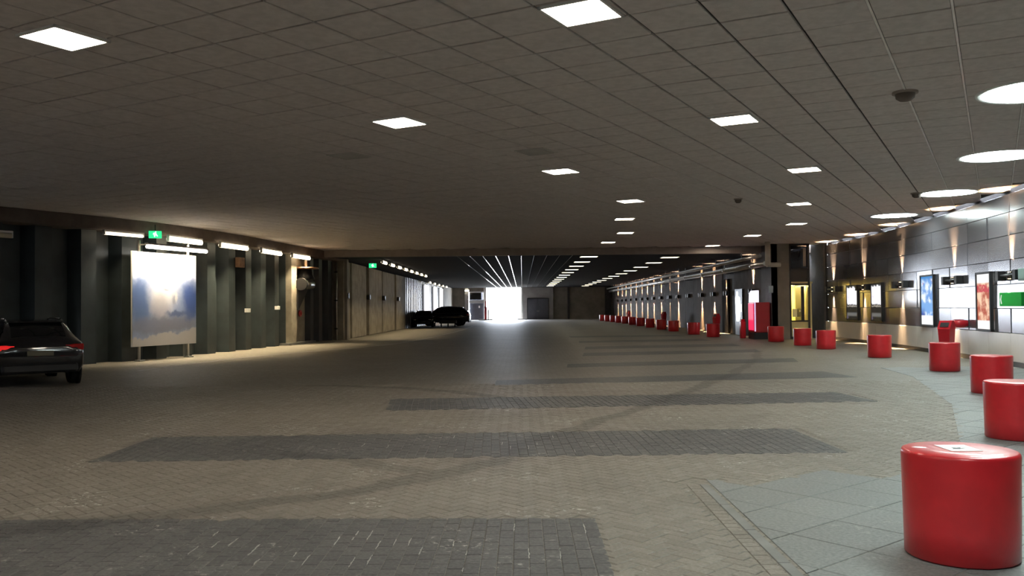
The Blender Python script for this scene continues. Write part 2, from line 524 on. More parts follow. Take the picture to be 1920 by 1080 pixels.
BL, BW = 0.21, 0.105
def brick_verts(l, w, ch=0.006, z=0.0):
    x, y = l / 2 - .002, w / 2 - .002
    v = [(-x, -y, -.03), (x, -y, -.03), (x, y, -.03), (-x, y, -.03),
         (-x, -y, z - ch * .7), (x, -y, z - ch * .7), (x, y, z - ch * .7), (-x, y, z - ch * .7),
         (-x + ch, -y + ch, z), (x - ch, -y + ch, z), (x - ch, y - ch, z), (-x + ch, y - ch, z)]
    f = [(0, 1, 5, 4), (1, 2, 6, 5), (2, 3, 7, 6), (3, 0, 4, 7), (4, 5, 9, 8), (5, 6, 10, 9), (6, 7, 11, 10), (7, 4, 8, 11), (8, 9, 10, 11)]
    return v, f
bricks = []     # (x, y, angle, dark)
in_band = lambda x, y: any(inside(b, x, y) for b in BANDS)
c45 = math.cos(PI / 4)
n = int(26 / BW)
for ix in range(-n, n):
    for iy in range(-n, n):
        k = (ix - iy) % 4
        if k == 0: cx, cy, ang = (ix + 1) * BW, (iy + .5) * BW, 0
        elif k == 3: cx, cy, ang = (ix + .5) * BW, (iy + 1) * BW, PI / 2
        else: continue
        x = (cx - cy) * c45; y = (cx + cy) * c45
        if y > BRICK_Y or y < 4.2 or not vis(x, y, .9): continue
        if x > 1.5 and y < 8.15 and x < 1.74: continue
        if (inside(slab_poly, x, y) and y > 8.8) or (y <= 8.8 and cell_on(*slab_cell(x, y)) and (y > 8.15 or x > 1.7)): continue
        if x > 1.0 and math.hypot(x, y) > 24: continue
        if in_band(x, y): continue
        bricks.append((x, y, ang + PI / 4, False, BL))
for b in BANDS[:3]:
    o = Vector(b[0]); u = (Vector(b[1]) - o).normalized(); w = Vector((-u.y, u.x))
    an = math.atan2(u.y, u.x)
    W = (Vector(b[1]) - o).length; H = max((Vector(p) - o).dot(w) for p in b)
    hl = (Vector(b[3]) - o).dot(w); hr = (Vector(b[2]) - o).dot(w)
    for i in range(int(W / BW)):
        top = hl + (hr - hl) * (i + .5) * BW / W
        for j in range(-1, int(H / BL) + 2):
            t0 = max(0.0, (j + .5 * (i % 2)) * BL); t1 = min(top, (j + 1 + .5 * (i % 2)) * BL)
            if t1 - t0 < .03: continue
            p = o + u * (i + .5) * BW + w * (t0 + t1) / 2
            if vis(p.x, p.y, .9): bricks.append((p.x, p.y, an + PI / 2, True, t1 - t0))
for k in range(40):      # edging course beside the channel
    y = 4.2 + k * BW
    if y < 8.1: bricks.append((1.555, y, 0.0, False, BW))
def score(b):
    x, y = b[0], b[1]
    if y < 5.45 or abs(x / y + .0116) > .575: return 1e9
    return x * x * .3 + y * y
bricks.sort(key=score)
bm0 = {}
for dark in (False, True):
    me = bpy.data.meshes.new('brick'); v, f = brick_verts(BL, BW); me.from_pydata(v, [], f); me.update()
    me.materials.append(M['brick_dark' if dark else 'brick']); bm0[dark] = me
for x, y, a, dk, ln in bricks[:300]:
    o = bpy.data.objects.new('brick', bm0[dk]); COL.objects.link(o); o.parent = floor
    o.location = (x, y, random.uniform(-.0015, .0015))
    o.rotation_euler = (random.uniform(-.008, .008), random.uniform(-.006, .006), a); o.scale = (ln / BL, 1, 1)
for dark in (False, True):
    V = []; Fc = []
    v0, f0 = brick_verts(BL, BW)
    for x, y, a, dk, ln in bricks[300:]:
        if dk != dark: continue
        kx = ln / BL; ca, sa = math.cos(a) * 1.0, math.sin(a); z = random.uniform(-.0015, .0015); bse = len(V)
        tx, ty = random.uniform(-.008, .008), random.uniform(-.006, .006)
        for p in v0: V.append((x + p[0] * kx * ca - p[1] * sa, y + p[0] * kx * sa + p[1] * ca, p[2] + z + p[0] * ty + p[1] * tx))
        for q in f0: Fc.append([bse + t for t in q])
    me = bpy.data.meshes.new('brickwork'); me.from_pydata(V, [], Fc); me.update()
    o = link('dark_brickwork' if dark else 'herringbone_brickwork', me, M['brick_dark' if dark else 'brick'], floor)
    o['kind'] = 'stuff'
# bands too far for single bricks
for b in BANDS[3:]:
    mb = MB(); mb.prism(b, -.03, -0.0045); mb.build('dark_band', M['band_far'], floor)
# channel kerbs beside the slabs
for k in range(5):
    mb = MB(); y0 = 4.0 + k * .83
    mb.bbox((1.665, y0 + .41, -.02), (.08, .818, .042), .004); mb.build('channel_kerb', M['kerb'], floor)
# lime that seeped out along the joints of the dark bands
for k in range(46):
    mb = MB()
    if k < 30: x = random.uniform(-2.6, .5); y = random.uniform(5.5, 6.6); bd = BANDS[0]
    else: x = random.uniform(-2.6, .6); y = random.uniform(9.9, 11.2); bd = BANDS[1]
    i = round((x - bd[0][0]) / BW); x = bd[0][0] + i * BW
    l = random.uniform(.06, .26); pts = 5; wv = []
    for t in range(pts + 1):
        wv.append((x + random.uniform(-.004, .004), y + l * t / pts, random.uniform(.0012, .0045)))
    vs = [(a - w, c, .0015) for a, c, w in wv] + [(a + w, c, .0015) for a, c, w in wv]
    n = pts + 1
    mb.add(vs, [(t, n + t, n + t + 1, t + 1) for t in range(pts)])
    mb.add([(a, b, c - .004) for a, b, c in vs], [(t, t + 1, n + t + 1, n + t) for t in range(pts)])
    mb.build('lime_streak', M['bloom'], floor)
# pale gutter line along the left pavement
gp = smooth_path([(-10.6, 24), (-9.43, 30.9), (-6.9, 37.5), (-5.6, 43.5), (-4.6, 60), (-4.4, 80)])
mb = MB(); K = 60
vs = []
for k in range(K + 1):
    p = gp.at(gp.len * k / K); d = gp.dir(gp.len * k / K); nx = Vector((-d.y, d.x))
    for sgn, z in ((-1, -.008), (-1, -.003), (1, -.003), (1, -.008)):
        q = p + nx * .06 * sgn; vs.append((q.x, q.y, z))
fs = []
for k in range(K):
    for t in range(3): fs.append((k * 4 + t, k * 4 + t + 1, k * 4 + 5 + t, k * 4 + 4 + t))
mb.add(vs, fs); mb.build('gutter_line', M['concrete_pale'], floor)

# ------------------------------------------------------------------ ceiling with single tiles
cb = MB()
cb.prism(room_poly, Z_CEIL + .025, Z_CEIL + .3)
ceiling = cb.build('ceiling', M['tile_back'])
tag(ceiling, 'low suspended ceiling of square grey mineral tiles', 'ceiling', kind='structure')
TS = 0.72
gu = Vector((math.sin(GA), math.cos(GA))); gv = Vector((math.cos(GA), -math.sin(GA)))
GO = Vector((0.62, 8.67)) - gu * TS * .5 - gv * TS * .5
tiles = []
for i in range(-60, 80):
    for j in range(-60, 60):
        c = GO + gu * (i + .5) * TS + gv * (j + .5) * TS
        if c.y > Y_STEP - .2 or c.y < -13.5: continue
        if inside(room_poly, c.x, c.y): tiles.append((c.x, c.y))
def tscore(t):
    x, y = t
    if y < 8.2 or abs(x / y + .0116) > .60: return 1e9
    return x * x * .3 + y * y
tiles.sort(key=tscore)
hw = TS / 2 - .014
def tile_geo():
    z0, z1 = 0.0, .028; c = .006
    v = [(-hw, -hw, z1), (hw, -hw, z1), (hw, hw, z1), (-hw, hw, z1), (-hw, -hw, c), (hw, -hw, c), (hw, hw, c), (-hw, hw, c),
         (-hw + c, -hw + c, z0), (hw - c, -hw + c, z0), (hw - c, hw - c, z0), (-hw + c, hw - c, z0)]
    f = [(0, 4, 5, 1), (1, 5, 6, 2), (2, 6, 7, 3), (3, 7, 4, 0), (4, 8, 9, 5), (5, 9, 10, 6), (6, 10, 11, 7), (7, 11, 8, 4), (8, 11, 10, 9)]
    return v, f
tv, tf = tile_geo()
tme = bpy.data.meshes.new('ceiling_tile'); tme.from_pydata(tv, [], tf); tme.update(); tme.materials.append(M['tile'])
for x, y in tiles[:300]:
    o = bpy.data.objects.new('ceiling_tile', tme); COL.objects.link(o); o.parent = ceiling
    o.location = (x, y, Z_CEIL + random.uniform(-.003, .002)); o.rotation_euler = (random.uniform(-.004, .004), random.uniform(-.004, .004), -GA)
V = []; Fc = []
ca, sa = math.cos(-GA), math.sin(-GA)
for x, y in tiles[300:]:
    b = len(V); z = Z_CEIL + random.uniform(-.003, .002); ty = random.uniform(-.004, .004)
    for p in tv: V.append((x + p[0] * ca - p[1] * sa, y + p[0] * sa + p[1] * ca, z + p[2] + p[0] * ty))
    for q in tf: Fc.append([b + t for t in q])
me = bpy.data.meshes.new('ceiling_tiling'); me.from_pydata(V, [], Fc); me.update()
link('ceiling_tiling', me, M['tile'], ceiling)['kind'] = 'stuff'
# metal runners in right-hand joints, pale colour standing for the disc lights' grazing glints
for j in range(4, 30):
    best = []
    for i in range(-20, 70):
        p = GO + gu * i * TS + gv * j * TS
        if inside(room_poly, p.x, p.y) and p.y < Y_STEP - .5 and p.y > 2: best.append(i)
    if len(best) < 3: continue
    a = GO + gu * best[0] * TS + gv * j * TS; b = GO + gu * best[-1] * TS + gv * j * TS
    mb = MB(); m_ = (a + b) / 2
    mb.box((m_.x, m_.y, Z_CEIL - .001), (.022, (b - a).length, .012), rz=-GA); mb.build('ceiling_runner', M['runner'], ceiling)

# downstand where the tiled ceiling ends
mb = MB(); mb.box((2.2, Y_STEP + .12, (Z_CEIL + .3 + 4.26) / 2), (25.2, .3, Z_CEIL + .3 - 4.26))
tag(mb.build('trim_1', M['fascia']), 'plastered downstand where the tiled ceiling meets the dark tunnel', 'beam', kind='structure')
# dark tunnel ceiling
mb = MB(); mb.box((1.3, (Y_STEP + Y_END) / 2 + .2, Z_FAR + .2), (24.5, Y_END - Y_STEP + .2, .4))
ceil2 = mb.build('ceiling_tunnel', M['ceil_dark'])
tag(ceil2, 'dark ceiling of the far tunnel with bright metal strips', 'ceiling', kind='structure')
for k in range(-5, 5):
    mb = MB(); mb.box((k * .655 - .02, (Y_STEP + Y_END) / 2, Z_FAR - .012), (.032, Y_END - Y_STEP - 1, .024))
    mb.build('metal_strip', M['alu'], ceil2)

# ------------------------------------------------------------------ left wall
mb = MB()
pts = [LEFT.at(LEFT.len * k / 60) for k in range(61)]
vs = []
for k, p in enumerate(pts):
    d = LEFT.dir(LEFT.len * k / 60); nx = Vector((-d.y, d.x))
    for off, z in ((.55, -.05), (.55, Z_CEIL + .3), (.85, Z_CEIL + .3), (.85, -.05)):
        q = p + nx * off; vs.append((q.x, q.y, z))
fs = []
for k in range(60):
    for t in range(4): fs.append((k * 4 + t, k * 4 + (t + 1) % 4, k * 4 + 4 + (t + 1) % 4, k * 4 + 4 + t))
mb.add(vs, fs)
wall_left = mb.build('wall_left', M['wall_dark'])
tag(wall_left, 'dark left wall of folded steel sheet piles', 'wall', kind='structure')
def sweep(path, s0, s1, prof, step=1.0):
    """prof: closed list of (offset to the left of the path, z)"""
    mb = MB(); n = max(1, int((s1 - s0) / step)); vs = []; m_ = len(prof)
    for k in range(n + 1):
        s = s0 + (s1 - s0) * k / n; p = path.at(s); d = path.dir(s); nx = Vector((-d.y, d.x))
        for off, z in prof: q = p + nx * off; vs.append((q.x, q.y, z))
    fs = [(k * m_ + t, k * m_ + (t + 1) % m_, (k + 1) * m_ + (t + 1) % m_, (k + 1) * m_ + t) for k in range(n) for t in range(m_)]
    fs += [tuple(range(m_)), tuple(n * m_ + t for t in range(m_))]
    mb.add(vs, fs)
    return mb
# sheet piles: trapezoid folds, one part each
def pile(path, s, w, depth, mat, zt=4.22):
    prof = [(0, 0), (.18, 0), (.30, 1), (.70, 1), (.82, 0), (1.0, 0)]
    mb = MB(); vs = []
    for z in (-.02, zt):
        for t, k in prof:
            p = path.at(s + w * t); d = path.dir(s + w * .5); nx = Vector((-d.y, d.x))
            q = p + nx * (.06 + depth * k); vs.append((q.x, q.y, z))
    n_ = len(prof)
    mb.add(vs, [(i, i + 1, n_ + i + 1, n_ + i) for i in range(n_ - 1)])
    vb = [(v[0], v[1], v[2]) for v in vs]
    o = mb.build('sheet_pile', mat, wall_left, fix=False)
    md = o.modifiers.new('t', 'SOLIDIFY'); md.thickness = .03
    return o
s = LEFT.col(2) - 8.0
s_col = LEFT.col(541)
while s < s_col - .2:
    w = 1.55 + random.uniform(-.05, .05)
    w = min(w, s_col - s)
    if w > .3: pile(LEFT, s, w, .42, M['pile'])
    s += w
# concrete bay with the fan, then a few darker piles
s1 = LEFT.col(571); s2 = LEFT.col(640)
mb = sweep(LEFT, s_col, s1, [(.0, -.02), (.0, 4.22), (.5, 4.22), (.5, -.02)])
mb.build('concrete_bay', M['concrete'], wall_left)
mb = sweep(LEFT, LEFT.col(538), LEFT.col(548), [(-.22, -.02), (-.22, 4.22), (.1, 4.22), (.1, -.02)])
mb.build('concrete_post', M['concrete'], wall_left)
s = s1
while s < s2 - .2:
    w = min(1.15, s2 - s)
    if w > .3: pile(LEFT, s, w, .35, M['pile_dark'])
    s += w
mb = sweep(LEFT, s_col - .6, s1 + .8, [(-.28, -.02), (-.28, .10), (.2, .10), (.2, -.02)])
mb.build('kerb_step', M['kerb'], wall_left)
# beam above the piles
mb = sweep(LEFT, LEFT.col(2) - 9, LEFT.len - .1, [(-.42, 4.2), (-.42, Z_CEIL + .02), (.6, Z_CEIL + .02), (.6, 4.2)])
tag(mb.build('trim_2', M['beam']), 'brown concrete edge beam above the steel piles on the left', 'beam', kind='structure')
# bright pipe among dark piles
p = LEFT.at(LEFT.col(627)); d = LEFT.dir(LEFT.col(627)); nx = Vector((-d.y, d.x)); q = p - nx * .12
t = empty('drain_pipe', (q.x, q.y, 0)); tag(t, 'thin shiny vertical drain pipe on the dark piles left', 'pipe')
mb = MB(); mb.tube((0, 0, 0), (0, 0, 4.15), .055, 14); mb.build('pipe', M['steel'], t)
for z in (.6, 2.1, 3.6):
    mb = MB(); mb.tube((0, 0, z - .03), (0, 0, z + .03), .07, 14); mb.box((-.06, .0, z), (.14, .04, .04)); mb.build('clamp', M['blackmetal'], t)

# far left wall: concrete panels, ribbed sheet, banners
mb = MB(); mb.box((X_FL - .7, (47 + Y_END) / 2, 2.2), (.4, Y_END - 47 + .4, 4.6))
wl2 = mb.build('wall_left_far', M['wall_dark']); tag(wl2, 'far left tunnel wall of concrete panels and ribbed steel', 'wall', kind='structure')
mb = MB(); mb.box((-10.1, 46.9, 2.2), (1.5, .5, 4.6)); mb.build('return_wall', M['concrete_grey'], wl2)
YP = lambda px: X_FL / ((px - 979) / 1640.0)
for (a, b, off) in ((644, 656, .0), (658, 685, .05), (692, 716, .0), (719, 741, -.05), (743, 760, .0)):
    y0, y1 = YP(a), YP(b)
    mb = MB(); mb.bbox((X_FL - .22 + off, (y0 + y1) / 2, 2.1), (.44, y1 - y0, 4.2), .03)
    o = mb.build('concrete_panel', M['concrete'], wl2)
    for z in (1.4, 2.8):
        for yy in (.25, .75):
            mb = MB(); mb.tube((X_FL + off - .03, y0 + (y1 - y0) * yy, z), (X_FL + off + .004, y0 + (y1 - y0) * yy, z), .03, 8)
            mb.build('tie_hole', M['wall_dark'], o)
y = 71.5
while y < 104.5:
    prof = [(0, 0), (.2, 0), (.35, 1), (.65, 1), (.8, 0), (1, 0)]
    mb = MB(); vs = []
    for z in (0, 4.2):
        for t_, k in prof: vs.append((X_FL - .02 - .3 * k, y + 1.15 * t_, z))
    mb.add(vs, [(i, i + 1, 7 + i, 6 + i) for i in range(5)])
    o = mb.build('ribbed_sheet', M['pile_dark'], wl2, fix=False); md = o.modifiers.new('t', 'SOLIDIFY'); md.thickness = .03
    y += 1.15
mb = MB(); mb.box((X_FL - .2, 111.3, 2.2), (.6, 13.4, 4.4)); mb.build('end_panel', M['concrete_grey'], wl2)
mb = MB(); mb.box((X_FL + .0, 111.3, .9), (.1, 13.2, 1.2)); mb.build('dado', M['concrete_pale'], wl2)

# far end wall with the bright opening
XE = lambda px: (px - 979) / 1640.0 * Y_END
mb = MB()
def seg(mb, x0, x1, z0, z1, th=.5, y=Y_END): mb.box(((x0 + x1) / 2, y + th / 2, (z0 + z1) / 2), (x1 - x0, th, z1 - z0))
seg(mb, -11.2, XE(873), 0, 4.5); seg(mb, XE(977), 12.6, 0, 4.5)
seg(mb, XE(873), XE(912), 3.75, 4.5)
wall_end = mb.build('wall_far', M['concrete_grey']); tag(wall_end, 'grey concrete end wall around the bright tunnel mouth', 'wall', kind='structure')
mb = MB(); seg(mb, XE(981), XE(1037), 0, 4.28, .35, Y_END - .34); mb.build('pale_block', M['concrete_pale'], wall_end)
mb = MB(); seg(mb, XE(1064), XE(1068), 0, 4.28, .2, Y_END - .2); mb.build('pilaster', M['wall_dark'], wall_end)
mb = MB(); seg(mb, XE(1134), XE(1146), 0, 4.28, .1, Y_END - .1); mb.build('dark_recess', M['wall_dark'], wall_end)
mb = MB(); seg(mb, XE(872), XE(879), 0, 4.28, .4, Y_END - .4); mb.build('corner_column', M['concrete_pale'], wall_end)
mb = MB(); seg(mb, XE(907), XE(912), 0, 4.28, .5, Y_END - .1); mb.build('jamb', M['white'], wall_end)
mb = MB(); seg(mb, XE(977), XE(980.5), 0, 4.28, .5, Y_END - .3); mb.build('jamb', M['white'], wall_end)
# steel double doors in the pale block
dl = empty('door_1', ((XE(989) + XE(1028)) / 2, Y_END - .36, 0)); tag(dl, 'slate double steel doors right of the bright tunnel mouth', 'door', kind='structure')
wd = XE(1028) - XE(989)
for sg in (-1, 1):
    mb = MB(); mb.bbox((sg * wd / 4, -.03, 1.38), (wd / 2 - .02, .06, 2.74), .01)
    o = mb.build('door_leaf', M['doorpaint'], dl)
    mb = MB(); mb.box((sg * .1, -.08, 1.1), (.05, .06, .2)); mb.build('handle', M['steel'], o)
mb = MB()
for sg in (-1, 1): mb.box((sg * (wd / 2 + .03), -.03, 1.4), (.06, .09, 2.8))
mb.box((0, -.03, 2.79), (wd + .12, .09, .07)); mb.build('door_frame', M['blackmetal'], dl)
# booth left of the opening
bt = empty('gate_booth', ((XE(879) + XE(908)) / 2, Y_END + .6, 0)); tag(bt, 'gatekeeper booth with window and dark door left of tunnel mouth', 'booth')
wb = XE(908) - XE(879)
mb = MB(); mb.box((0, .5, 1.9), (wb - .04, .1, 3.75)); mb.build('back_wall', M['doorpaint'], bt)
mb = MB(); mb.box((0, -.2, 2.45), (wb, .5, .45)); mb.build('lintel', M['concrete_pale'], bt)
mb = MB(); mb.bbox((.05, -.1, 1.1), (wb - .15, .08, 2.2), .01); d_ = mb.build('door', M['doorpaint'], bt)
mb = MB(); mb.box((.35, -.16, 1.75), (.2, .02, .3)); mb.build('notice', M['paper'], d_)
mb = MB(); mb.box((-.15, -.1, 3.2), (wb - .5, .05, .95)); mb.build('window_pane', M['glass_dark'], bt)
mb = MB(); mb.box((wb / 2 - .22, -.1, 3.2), (.09, .1, .95)); mb.box((0, -.1, 3.7), (wb, .1, .08)); mb.build('window_frame', M['concrete'], bt)
lo = empty('bulkhead_lamp', (XE(876), Y_END - .48, 3.95)); tag(lo, 'warm bulkhead lamp on the column left of the booth', 'lamp')
mb = MB(); mb.bbox((0, .03, 0), (.6, .06, .3), .01); mb.build('back_plate', M['steel'], lo)
mb = MB(); mb.bbox((0, -.06, 0), (.5, .12, .22), .04); mb.build('diffuser', M['lit_booth'], lo)
# red barrier posts in the opening
rb = empty('barrier_post', (XE(913), Y_END - 4, 0)); tag(rb, 'red and white barrier post on an island at the tunnel mouth', 'post')
mb = MB(); mb.prism([(-.9, -.5), (.9, -.5), (.9, .5), (-.9, .5)], -.005, .12); mb.build('island', M['concrete_grey'], rb)
mb = MB(); mb.tube((0, 0, .12), (0, 0, 1.75), .16, 16); mb.build('post', M['redbin'], rb)
mb = MB(); mb.tube((.32, 0, .12), (.32, 0, 1.4), .1, 16); mb.build('white_post', M['white'], rb)
mb = MB(); mb.tube((0, 0, 1.75), (0, 0, 2.5), .07, 12); mb.build('arm_stub', M['redbin'], rb)
rb2 = MB(); rb2.prism([(-.55, -.4), (.55, -.4), (.7, .4), (-.7, .4)], -.005, .14)
tag(rb2.build('kerb_island', M['concrete_pale'], loc=(XE(978), Y_END - 2, 0)), 'low pale kerb island at the right jamb of tunnel mouth', 'kerb')

# ------------------------------------------------------------------ far right wall
mb = MB(); mb.box((X_FR + .3, (43.2 + Y_END) / 2 + .3, 2.2), (.5, Y_END - 43.2, 4.6))
wr2 = mb.build('wall_right_far', M['wall_dark']); tag(wr2, 'far right tunnel wall of brown stone panels', 'wall', kind='structure')
y = 44.2
while y < Y_END - .5:
    w = 3.0
    if not (51.6 < y + 1.5 < 53.2):
        mb = MB(); mb.bbox((X_FR + .03, y + w / 2, 2.15), (.06, w - .03, 4.28), .008)
        mb.build('stone_panel', M['brown_wall'], wr2)
    y += w
mb = MB(); mb.box((X_FR - .02, 52.2, 1.6), (.12, 1.5, 3.2)); mb.build('door_recess', M['rubber'], wr2)
# pillar + door bay facing the camera
YB = 42.3
XB = lambda px: (px - 979) / 1640.0 * YB
mb = MB(); mb.box(((XB(1446) + XB(1479)) / 2, YB + .5, 2.3), (XB(1479) - XB(1446), 1.0, 4.62))
pl_ = mb.build('wall_pillar', M['concrete_grey']); tag(pl_, 'brown concrete pillar between red machine and yellow doorway', 'pillar', kind='structure')
mb = MB(); mb.box((X_FR + .02, YB + .9, 2.3), (.3, 1.8, 4.6)); mb.build('side_panel', M['wall_dark'], pl_)
db = empty('door_2', ((XB(1480) + XB(1518)) / 2, YB + .15, 0)); tag(db, 'glazed door bay with a bright yellow lit lobby behind', 'door', kind='structure')
wb = XB(1518) - XB(1480)
mb = MB()
for sg in (-1, 1): mb.box((sg * (wb / 2 - .04), 0, 2.3), (.08, .14, 4.6))
for z in (2.62, 3.38, 4.56): mb.box((0, 0, z), (wb, .14, .08))
mb.box((0, 0, .86), (wb, .10, .07)); mb.box((0, 0, .05), (wb, .10, .12)); mb.build('door_frame', M['blackmetal'], db)
mb = MB(); mb.box((0, .03, 3.0), (wb - .1, .03, .72)); mb.build('lower_transom', M['black'], db)
mb = MB(); mb.box((0, .03, 3.97), (wb - .1, .03, 1.12)); mb.build('upper_transom', M['mirror_glass'], db)
mb = MB(); mb.box((.27, .01, 3.95), (.13, .05, .9)); mb.build('transom_post', M['fascia'], db)
mb = MB(); mb.box((.17, .5, 1.4), (.16, .9, 2.3)); o = mb.build('open_leaf', M['blackmetal'], db)
mb = MB(); mb.box((.06, .12, 1.35), (.04, .1, .1)); mb.build('handle', M['steel'], o)
mb = MB(); mb.box((-.02, .7, 1.25), (.26, .03, .4)); mb.build('notice', M['paper'], db)
mb = MB(); mb.box((-.0, .05, .45), (wb - .16, .02, .74)); mb.build('kick_panel', M['yellow_wall'], db)
# lobby behind the door
mb = MB(); x0, x1 = -wb / 2, wb / 2
mb.box((0, 2.4, 1.35), (wb + .4, .1, 2.7)); mb.box((x0 - .05, 1.2, 1.35), (.1, 2.4, 2.7)); mb.box((x1 + .05, 1.2, 1.35), (.1, 2.4, 2.7)); mb.box((0, 1.2, 2.72), (wb + .3, 2.4, .08))
mb.build('lobby_lining', M['yellow_wall'], db)
mb = MB(); mb.bbox((0, 1.2, 2.64), (.5, 1.2, .06), .01); mb.build('lobby_lamp', M['lit_room'], db)
mb = MB(); mb.box((13.7, YB + 2.9, 2.3), (1.7, .4, 4.7)); mb.box((14.6, YB + 1.5, 2.3), (.2, 3.2, 4.7)); 
mb.build('rear_lining', M['wall_dark'], pl_)

# ------------------------------------------------------------------ right wall with flat cladding panels round the bend
def rnormal(s):
    d = RIGHT.dir(s); return Vector((-d.y, d.x))      # to the left of travel = into the room
mb = sweep(RIGHT, 0, RIGHT.len, [(-.5, -.05), (-.5, Z_CEIL + .3), (-.12, Z_CEIL + .3), (-.12, -.05)], 1.0)
wall_right = mb.build('wall_right', M['wall_dark'])
tag(wall_right, 'curved right wall clad in grey metal panels over a pale plinth', 'wall', kind='structure')
rows = [.86, 1.5, 2.14, 2.78, 3.42, 4.02, 4.5]
s_end = RIGHT.len
s_start = RIGHT.col(1918) - 9.0
ncol = int((s_end - s_start) / 1.6); cw = (s_end - s_start) / ncol
for i in range(ncol):
    a = RIGHT.at(s_start + i * cw); b = RIGHT.at(s_start + (i + 1) * cw)
    if i == ncol - 1: b = RIGHT.p[-1]
    d = (b - a); ang = math.atan2(d.y, d.x); c = (a + b) / 2
    for z0, z1 in zip(rows, rows[1:]):
        mb = MB(); mb.bbox((0, 0, 0), (d.length - .014, .04, z1 - z0 - .014), .003)
        o = mb.build('cladding_panel', M['clad'], wall_right, loc=(c.x, c.y, (z0 + z1) / 2))
        o.rotation_euler = (random.uniform(-.012, .012), 0, ang + random.uniform(-.02, .02))
    mb = MB(); mb.bbox((0, .02, 0), (d.length - .004, .06, .72), .006)
    mb.build('plinth_panel', M['plinth'], wall_right, loc=(c.x, c.y, .49), rz=ang)
    mb = MB(); mb.box((0, .03, 0), (d.length + .01, .05, .13))
    mb.build('base_rail', M['blackmetal'], wall_right, loc=(c.x, c.y, .065), rz=ang)
mb = sweep(RIGHT, 0, s_start, [(-.15, -.05), (-.15, Z_CEIL), (.02, Z_CEIL), (.02, -.05)], 1.0)
mb.build('plain_lining', M['brown_wall'], wall_right)
# wall behind the camera
mb = MB(); mb.box((-3.5, -13.8, 2.3), (28, .4, 4.9))
tag(mb.build('wall_back', M['concrete_grey']), 'plain concrete wall closing the underpass behind the viewer', 'wall', kind='structure')

# ------------------------------------------------------------------ lights in the ceiling
def square_light(x, y, z, mat, size, rz):
    t = empty('ceiling_light', (x, y, z), rz)
    f = MB(); h = size / 2
    for sx, sy, dx, dy in ((0, 1, size, .03), (0, -1, size, .03), (1, 0, .03, size), (-1, 0, .03, size)):
        f.box((sx * (h - .015), sy * (h - .015), -.006), (dx, dy, .04))
    f.build('frame', M['white'], t)
    mb = MB(); mb.bbox((0, 0, -.004), (size - .06, size - .06, .03), .008); mb.build('diffuser', mat, t)
    return t
NEAR = [(-4.91, 9.30), (0.62, 8.67), (-1.91, 13.74), (3.39, 13.83), (.86, 18.9), (6.17, 19.05), (3.05, 24.4), (8.09, 25.5),
        (3.47, 29.4), (9.98, 31.8), (4.16, 35.0), (9.75, 37.0), (3.97, 40.1), (9.37, 43.0)]
names = ['large square ceiling light nearest the upper left corner', 'large square ceiling light cut by the top edge of the picture',
         'square ceiling light left of centre above the charcoal bands', 'square ceiling light right of centre, second nearest in its row',
         'square ceiling light in mid ceiling, third of the left row', 'square ceiling light before the smoke detectors, third of right row']
for i, (x, y) in enumerate(NEAR):
    t = square_light(x, y, Z_CEIL, M['light_panel' if i < 5 else 'light_panel_old'], .66, -GA if i < 8 else 0.0)
    lb = names[i] if i < len(names) else 'small square tiled-ceiling light, %s from the camera in the %s row' % (ORD[i // 2], 'left' if i % 2 == 0 else 'right')
    tag(t, lb, 'ceiling light', 'square lights in the tiled ceiling')
for i, (x, y) in enumerate(((-6.9, 4.6), (-1.9, 3.9), (-4.5, -.9), (-9.3, -.2), (-7, -6), (-2, -6.5))):
    t = square_light(x, y, Z_CEIL, M['light_panel'], .66, -GA)
    tag(t, 'square ceiling light behind the viewer, %s towards the back wall' % ORD[i], 'ceiling light', 'square lights in the tiled ceiling')
for i in range(13):
    t = square_light(3.55, 46.2 + 5.3 * i, Z_FAR, M['light_far'], .95, 0)
    tag(t, 'dark tunnel ceiling light, %s from the downstand in the middle row' % ORD[i], 'ceiling light', 'middle row of tunnel lights')
for i in range(12):
    t = square_light(8.05, 47.6 + 5.8 * i, Z_FAR, M['light_far'], .95, 0)
    tag(t, 'dark tunnel ceiling light, %s from the downstand in the right row' % ORD[i], 'ceiling light', 'right row of tunnel lights')
for i, (x, y) in enumerate(((7.2, 12.2), (9.6, 17.6), (11.4, 23.46), (12.45, 29.3), (4.6, 6.9), (1.8, 1.6))):
    t = empty('round_ceiling_light', (x, y, Z_CEIL))
    mb = MB(); mb.lathe([(.70, .02), (.70, -.012), (.76, -.018), (.78, -.01), (.78, .02)], 56); mb.build('rim', M['white'], t)
    mb = MB(); mb.lathe([(0, -.014), (.35, -.014), (.705, -.010), (.705, .01)], 56); mb.build('diffuser', M['light_disc'], t)
    lb = ['large round white ceiling light above the second red bollard, at picture edge', 'large round white ceiling light above the third red bollard',
          'large round white ceiling light beside the small smoke detector', 'large round white ceiling light furthest along the clad wall',
          'large round white ceiling light overhead of the nearest red bollard', 'large round white ceiling light behind the viewer'][i]
    tag(t, lb, 'ceiling light', 'large round ceiling lights')
def detector(x, y, r, label):
    t = empty('smoke_detector', (x, y, Z_CEIL)); tag(t, label, 'smoke detector')
    mb = MB(); mb.lathe([(0, -.03), (r, -.03), (r, .0)], 28); mb.build('base', M['fascia'], t)
    mb = MB(); mb.lathe([(0, -.13), (r * .45, -.125), (r * .72, -.09), (r * .78, -.03)], 28); mb.build('sensor_head', M['beam'], t)
detector(5.36, 12.18, .17, 'brown smoke detector on the ceiling left of the nearest disc light')
detector(10.55, 23.4, .15, 'small brown smoke detector touching a round ceiling light')
detector(6.0, 24.2, .12, 'tiny dark smoke detector in mid ceiling between the light rows')
